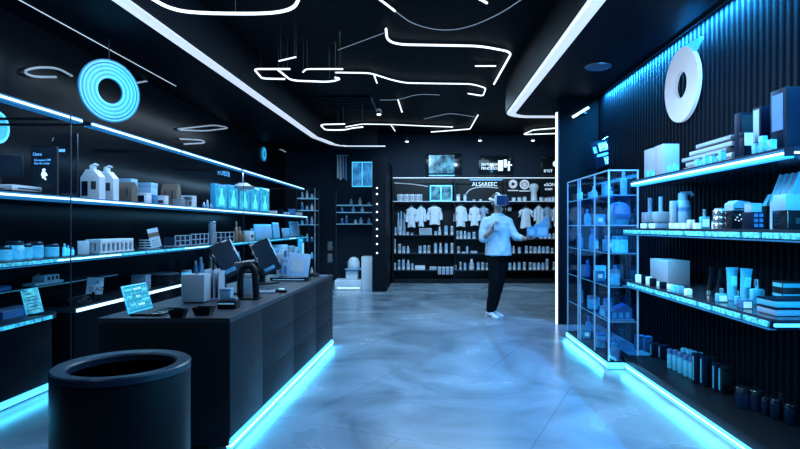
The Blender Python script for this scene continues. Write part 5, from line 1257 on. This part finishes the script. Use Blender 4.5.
# trainers
for an, dd in ((anR, Vector((.45, -.9, 0)).normalized()), (anL, Vector((.6, -.8, 0)).normalized())):
    a = Vector((an[0], an[1], 0)); b = MB()
    rt = Matrix.Translation(a) @ Matrix.Rotation(math.atan2(dd.y, dd.x), 4, 'Z')
    for x, r, z, hz in ((-.05, .036, .05, .045), (0.0, .042, .06, .055), (.05, .042, .045, .042), (.11, .044, .036, .032), (.155, .036, .032, .026)):
        bmesh.ops.create_uvsphere(b.bm, u_segments=16, v_segments=10, radius=1, matrix=rt @ Matrix.Translation((x, 0, z)) @ Matrix.Diagonal((.05, r, hz, 1)))
    limb(b, [rt @ Vector((-.01, 0, .06)), rt @ Vector((-.01, 0, .11))], [.045, .046])
    s = remeshed(b, 'trainer', 'white', person, .007, 3)
    b = MB(); pr = [(-.095, -.036), (.05, -.045), (.13, -.046), (.19, -.028), (.205, 0), (.19, .028), (.13, .046), (.05, .045), (-.095, .036), (-.108, 0)]
    b.prism(pr, 0, .026, T=rt).obj('sole', 'offwhite', s)
    b = MB()
    for k in range(3): b.tube([rt @ Vector((.03 + k * .025, -.028, .085 - k * .012)), rt @ Vector((.03 + k * .025, 0, .096 - k * .012)), rt @ Vector((.03 + k * .025, .028, .085 - k * .012))], .005, 6)
    b.obj('laces', 'ink', s)
    b = MB(); b.tube([rt @ Vector((.0, -.046, .05)), rt @ Vector((.05, -.046, .035)), rt @ Vector((.1, -.045, .05))], .006, 6).obj('stripe', 'ink', s)
# hair and headset
b = MB(); ball(b, hp(0, .014, .040), (.084, .094, .088), HR); ball(b, hp(0, .045, -.01), (.072, .062, .07), HR)
remeshed(b, 'hair', 'hair', person, .008, 2)
hs = MB().box(-.098, .098, -.150, -.060, -.048, .098, .028, T=Matrix.Translation(hc) @ HR).obj('headset', 'white', person)
MB().box(-.094, .094, -.162, -.125, -.043, .092, .020, T=Matrix.Translation(hc) @ HR).obj('visor', 'visor', hs)
MB().tube([hp(.094 * math.cos(a), .02 + .098 * math.sin(a), .038 + .02 * math.sin(a)) for a in [-.75 + i * (PI + 1.5) / 22 for i in range(23)]], .019, 8).obj('head_strap', 'white', hs)
MB().tube([hp(0, -.07 + .165 * i / 10, .085 + .042 * math.sin(PI * i / 10)) for i in range(11)], .014, 8).obj('top_strap', 'white', hs)
# what the person holds
ph = Vector((PX, PY, 0)) + Vector((.065, -.235, 1.225))
t = thing('white_phone', 'white phone held up by person in bent arm', 'phone', ph, rz=.25)
MB().box(-.042, .042, -.008, .008, -.01, .13, .006).obj('casing', 'white', t); MB().box(-.036, .036, -.0095, -.008, 0, .12).obj('screen', 'offwhite', t)
hb = Vector((PX, PY, 0)) + Vector((.52, -.275, 1.128))
carton('small pale blue box resting on hand of person', hb.x - .012, hb.y, hb.z, .10, .07, .135, 'midblue', ('paleblue', .7, .2, .7), lid=True)
t = thing('blue_package', 'taller pale blue package held beyond small box by person', 'package', (hb.x + .125, hb.y + .01, hb.z - .008))
MB().prism([(-.085, 0), (.095, 0), (.095, .25), (.04, .255), (-.0, .20), (-.085, .165)], -.035, .035, T=Matrix.Rotation(PI / 2, 4, 'X')).obj('package_body', 'midblue', t); MB().box(-.05, .07, -.0385, -.0355, .03, .13).obj('label_panel', 'paleblue', t)
MB().tube([(.04, 0, .25), (.065, 0, .275), (.09, 0, .25)], .006, 6).obj('handle', 'paleblue', t)

# ================================================================= LIGHT
def area(name, loc, sx, sy, power, col, rot=(0, 0, 0), spread=None):
    l = bpy.data.lights.new(name, 'AREA'); l.shape = 'RECTANGLE'; l.size = sx; l.size_y = sy; l.energy = power; l.color = col
    if spread: l.spread = spread
    o = bpy.data.objects.new(name, l); C.objects.link(o); o.location = loc; o.rotation_euler = rot; return o
def spot(name, loc, target, power, col, size, blend=.6, rad=.08):
    l = bpy.data.lights.new(name, 'SPOT'); l.energy = power; l.color = col; l.spot_size = size; l.spot_blend = blend; l.shadow_soft_size = rad
    o = bpy.data.objects.new(name, l); C.objects.link(o); o.location = loc
    o.rotation_euler = (Vector(target) - Vector(loc)).to_track_quat('-Z', 'Y').to_euler(); return o
BW = (.47, .77, 1.0); CB = (.05, .50, .86); LV = (.60, .80, 1.0)
area('ceiling_fill', (-.2, 3.6, ZC - .07), 1.6, 2.4, 22, (.30, .58, 1.0))
area('ceiling_fill', (-.2, 7.0, ZC - .07), 1.6, 2.4, 62, BW)
area('ceiling_fill', (.2, 10.2, ZC - .07), 2.4, 2.2, 85, BW)
area('cove_lamp', (lcx(6), 6, ZS - .03), .14, 9, 34, LV, rot=(0, .35, 0)); area('cove_lamp', (rx, 4.5, ZS - .03), .14, 7, 60, LV, rot=(0, .45, 0))
spot('display_spot', (.0, 9.8, 3.1), (.2, 12.4, 1.2), 190, BW, 1.5); spot('display_spot', (1.6, 9.8, 3.1), (1.8, 12.4, 1.2), 190, BW, 1.5)
spot('niche_fill', (-1.5, 9.6, 2.8), (-1.4, 11.4, .6), 150, BW, .9)  # added light to brighten the pale plinth, no fitting there
spot('person_spot', (-.2, 5.6, 3.2), (1.0, 7.7, 1.2), 80, (.62, .82, 1.0), .7)
spot('floor_spot', (-1.6, 8.6, 2.85), (1.0, 7.7, .2), 120, (.6, .8, 1.0), .75, rad=.05)
spot('counter_spot', (-.6, 3.0, 3.2), (-1.4, 4.6, .8), 45, (.45, .72, 1.0), 1.0)
# lamps of the floor strips
area('floor_strip_lamp', (1.73, 2.98, .05), .05, 3.9, 10, CB, rot=(0, 1.15, 0)); area('floor_strip_lamp', (1.59, 5.7, .05), .05, 1.4, 4.5, CB, rot=(0, 1.15, 0))
area('floor_strip_lamp', (-1.02, 4.55, .05), .05, 2.8, 5.5, CB, rot=(0, -1.15, -ang)); area('floor_strip_lamp', (-2.85, 5.5, .06), .05, 6.0, 10, CB, rot=(0, -.45, 0))
# lamps of the shelf strips, and added fills without fittings
area('wash_lamp', (XR - .055, 3.95, ZS - .03), .03, 6.0, 420, (.03, .42, 1.0), rot=(0, -.45, 0))
for z, y0, y1, e in ((ZR1 - .06, 2.75, 4.7, 8), (ZR2 - .07, 2.35, 4.9, 8), (ZR3 - .07, 2.85, 4.9, 2.5)):
    area('shelf_lamp', (1.84, (y0 + y1) / 2, z), .12, y1 - y0, e, CB, rot=(0, -.05, 0), spread=2.2)
area('top_shelf_lamp', (1.7, 3.7, 2.3), .1, 2.0, 8, (.10, .5, 1.0), rot=(0, -.6, 0))
for z, e, c in ((1.975, 40, (.35, .66, 1.0)), (1.42, 22, (.15, .55, 1.0)), (1.01, 14, (.06, .48, 1.0))):
    area('shelf_lamp', (LX - .02, 6.8, z), .06, 8.4, e, c, rot=(0, .45, 0))
area('case_fill', (1.9, 5.7, GH - .02), .3, 1.2, 8, (.05, .5, 1.0))  # added fill inside the case to light its contents
area('shelf_front_fill', (.3, 3.6, 2.6), 2.0, .3, 42, LV, rot=(0, -1.1, 0), spread=2.0)  # added fill from the aisle, brightens the right shelf goods
area('near_fill', (1.9, .8, 1.5), .4, 1.2, 14, (.05, .50, 1.0), rot=(PI / 2, 0, -.05), spread=1.1)  # added cyan fill from the camera side
area('shelf_front_fill', (-.7, 4.6, 2.75), 3.0, .3, 40, (.40, .68, 1.0), rot=(0, 1.0, 0))
w = bpy.data.worlds.new('dim_blue_surround'); bpy.context.scene.world = w; w.use_nodes = True
bg = w.node_tree.nodes['Background']; bg.inputs[0].default_value = (.10, .32, .70, 1); bg.inputs[1].default_value = .06

# ================================================================= CAMERA
cam = bpy.data.cameras.new('camera'); co = bpy.data.objects.new('camera', cam); C.objects.link(co)
co.location = (0, 0, H); co.rotation_euler = (PI / 2, 0, 0)
cam.sensor_width = 36; cam.lens = F / 800 * 36; cam.shift_x = -(CX - 400) / 800; cam.shift_y = (CY - 224.5) / 800
cam.clip_start = .05
sc = bpy.context.scene; sc.camera = co
sc.view_settings.view_transform = 'Standard'; sc.view_settings.exposure = 0
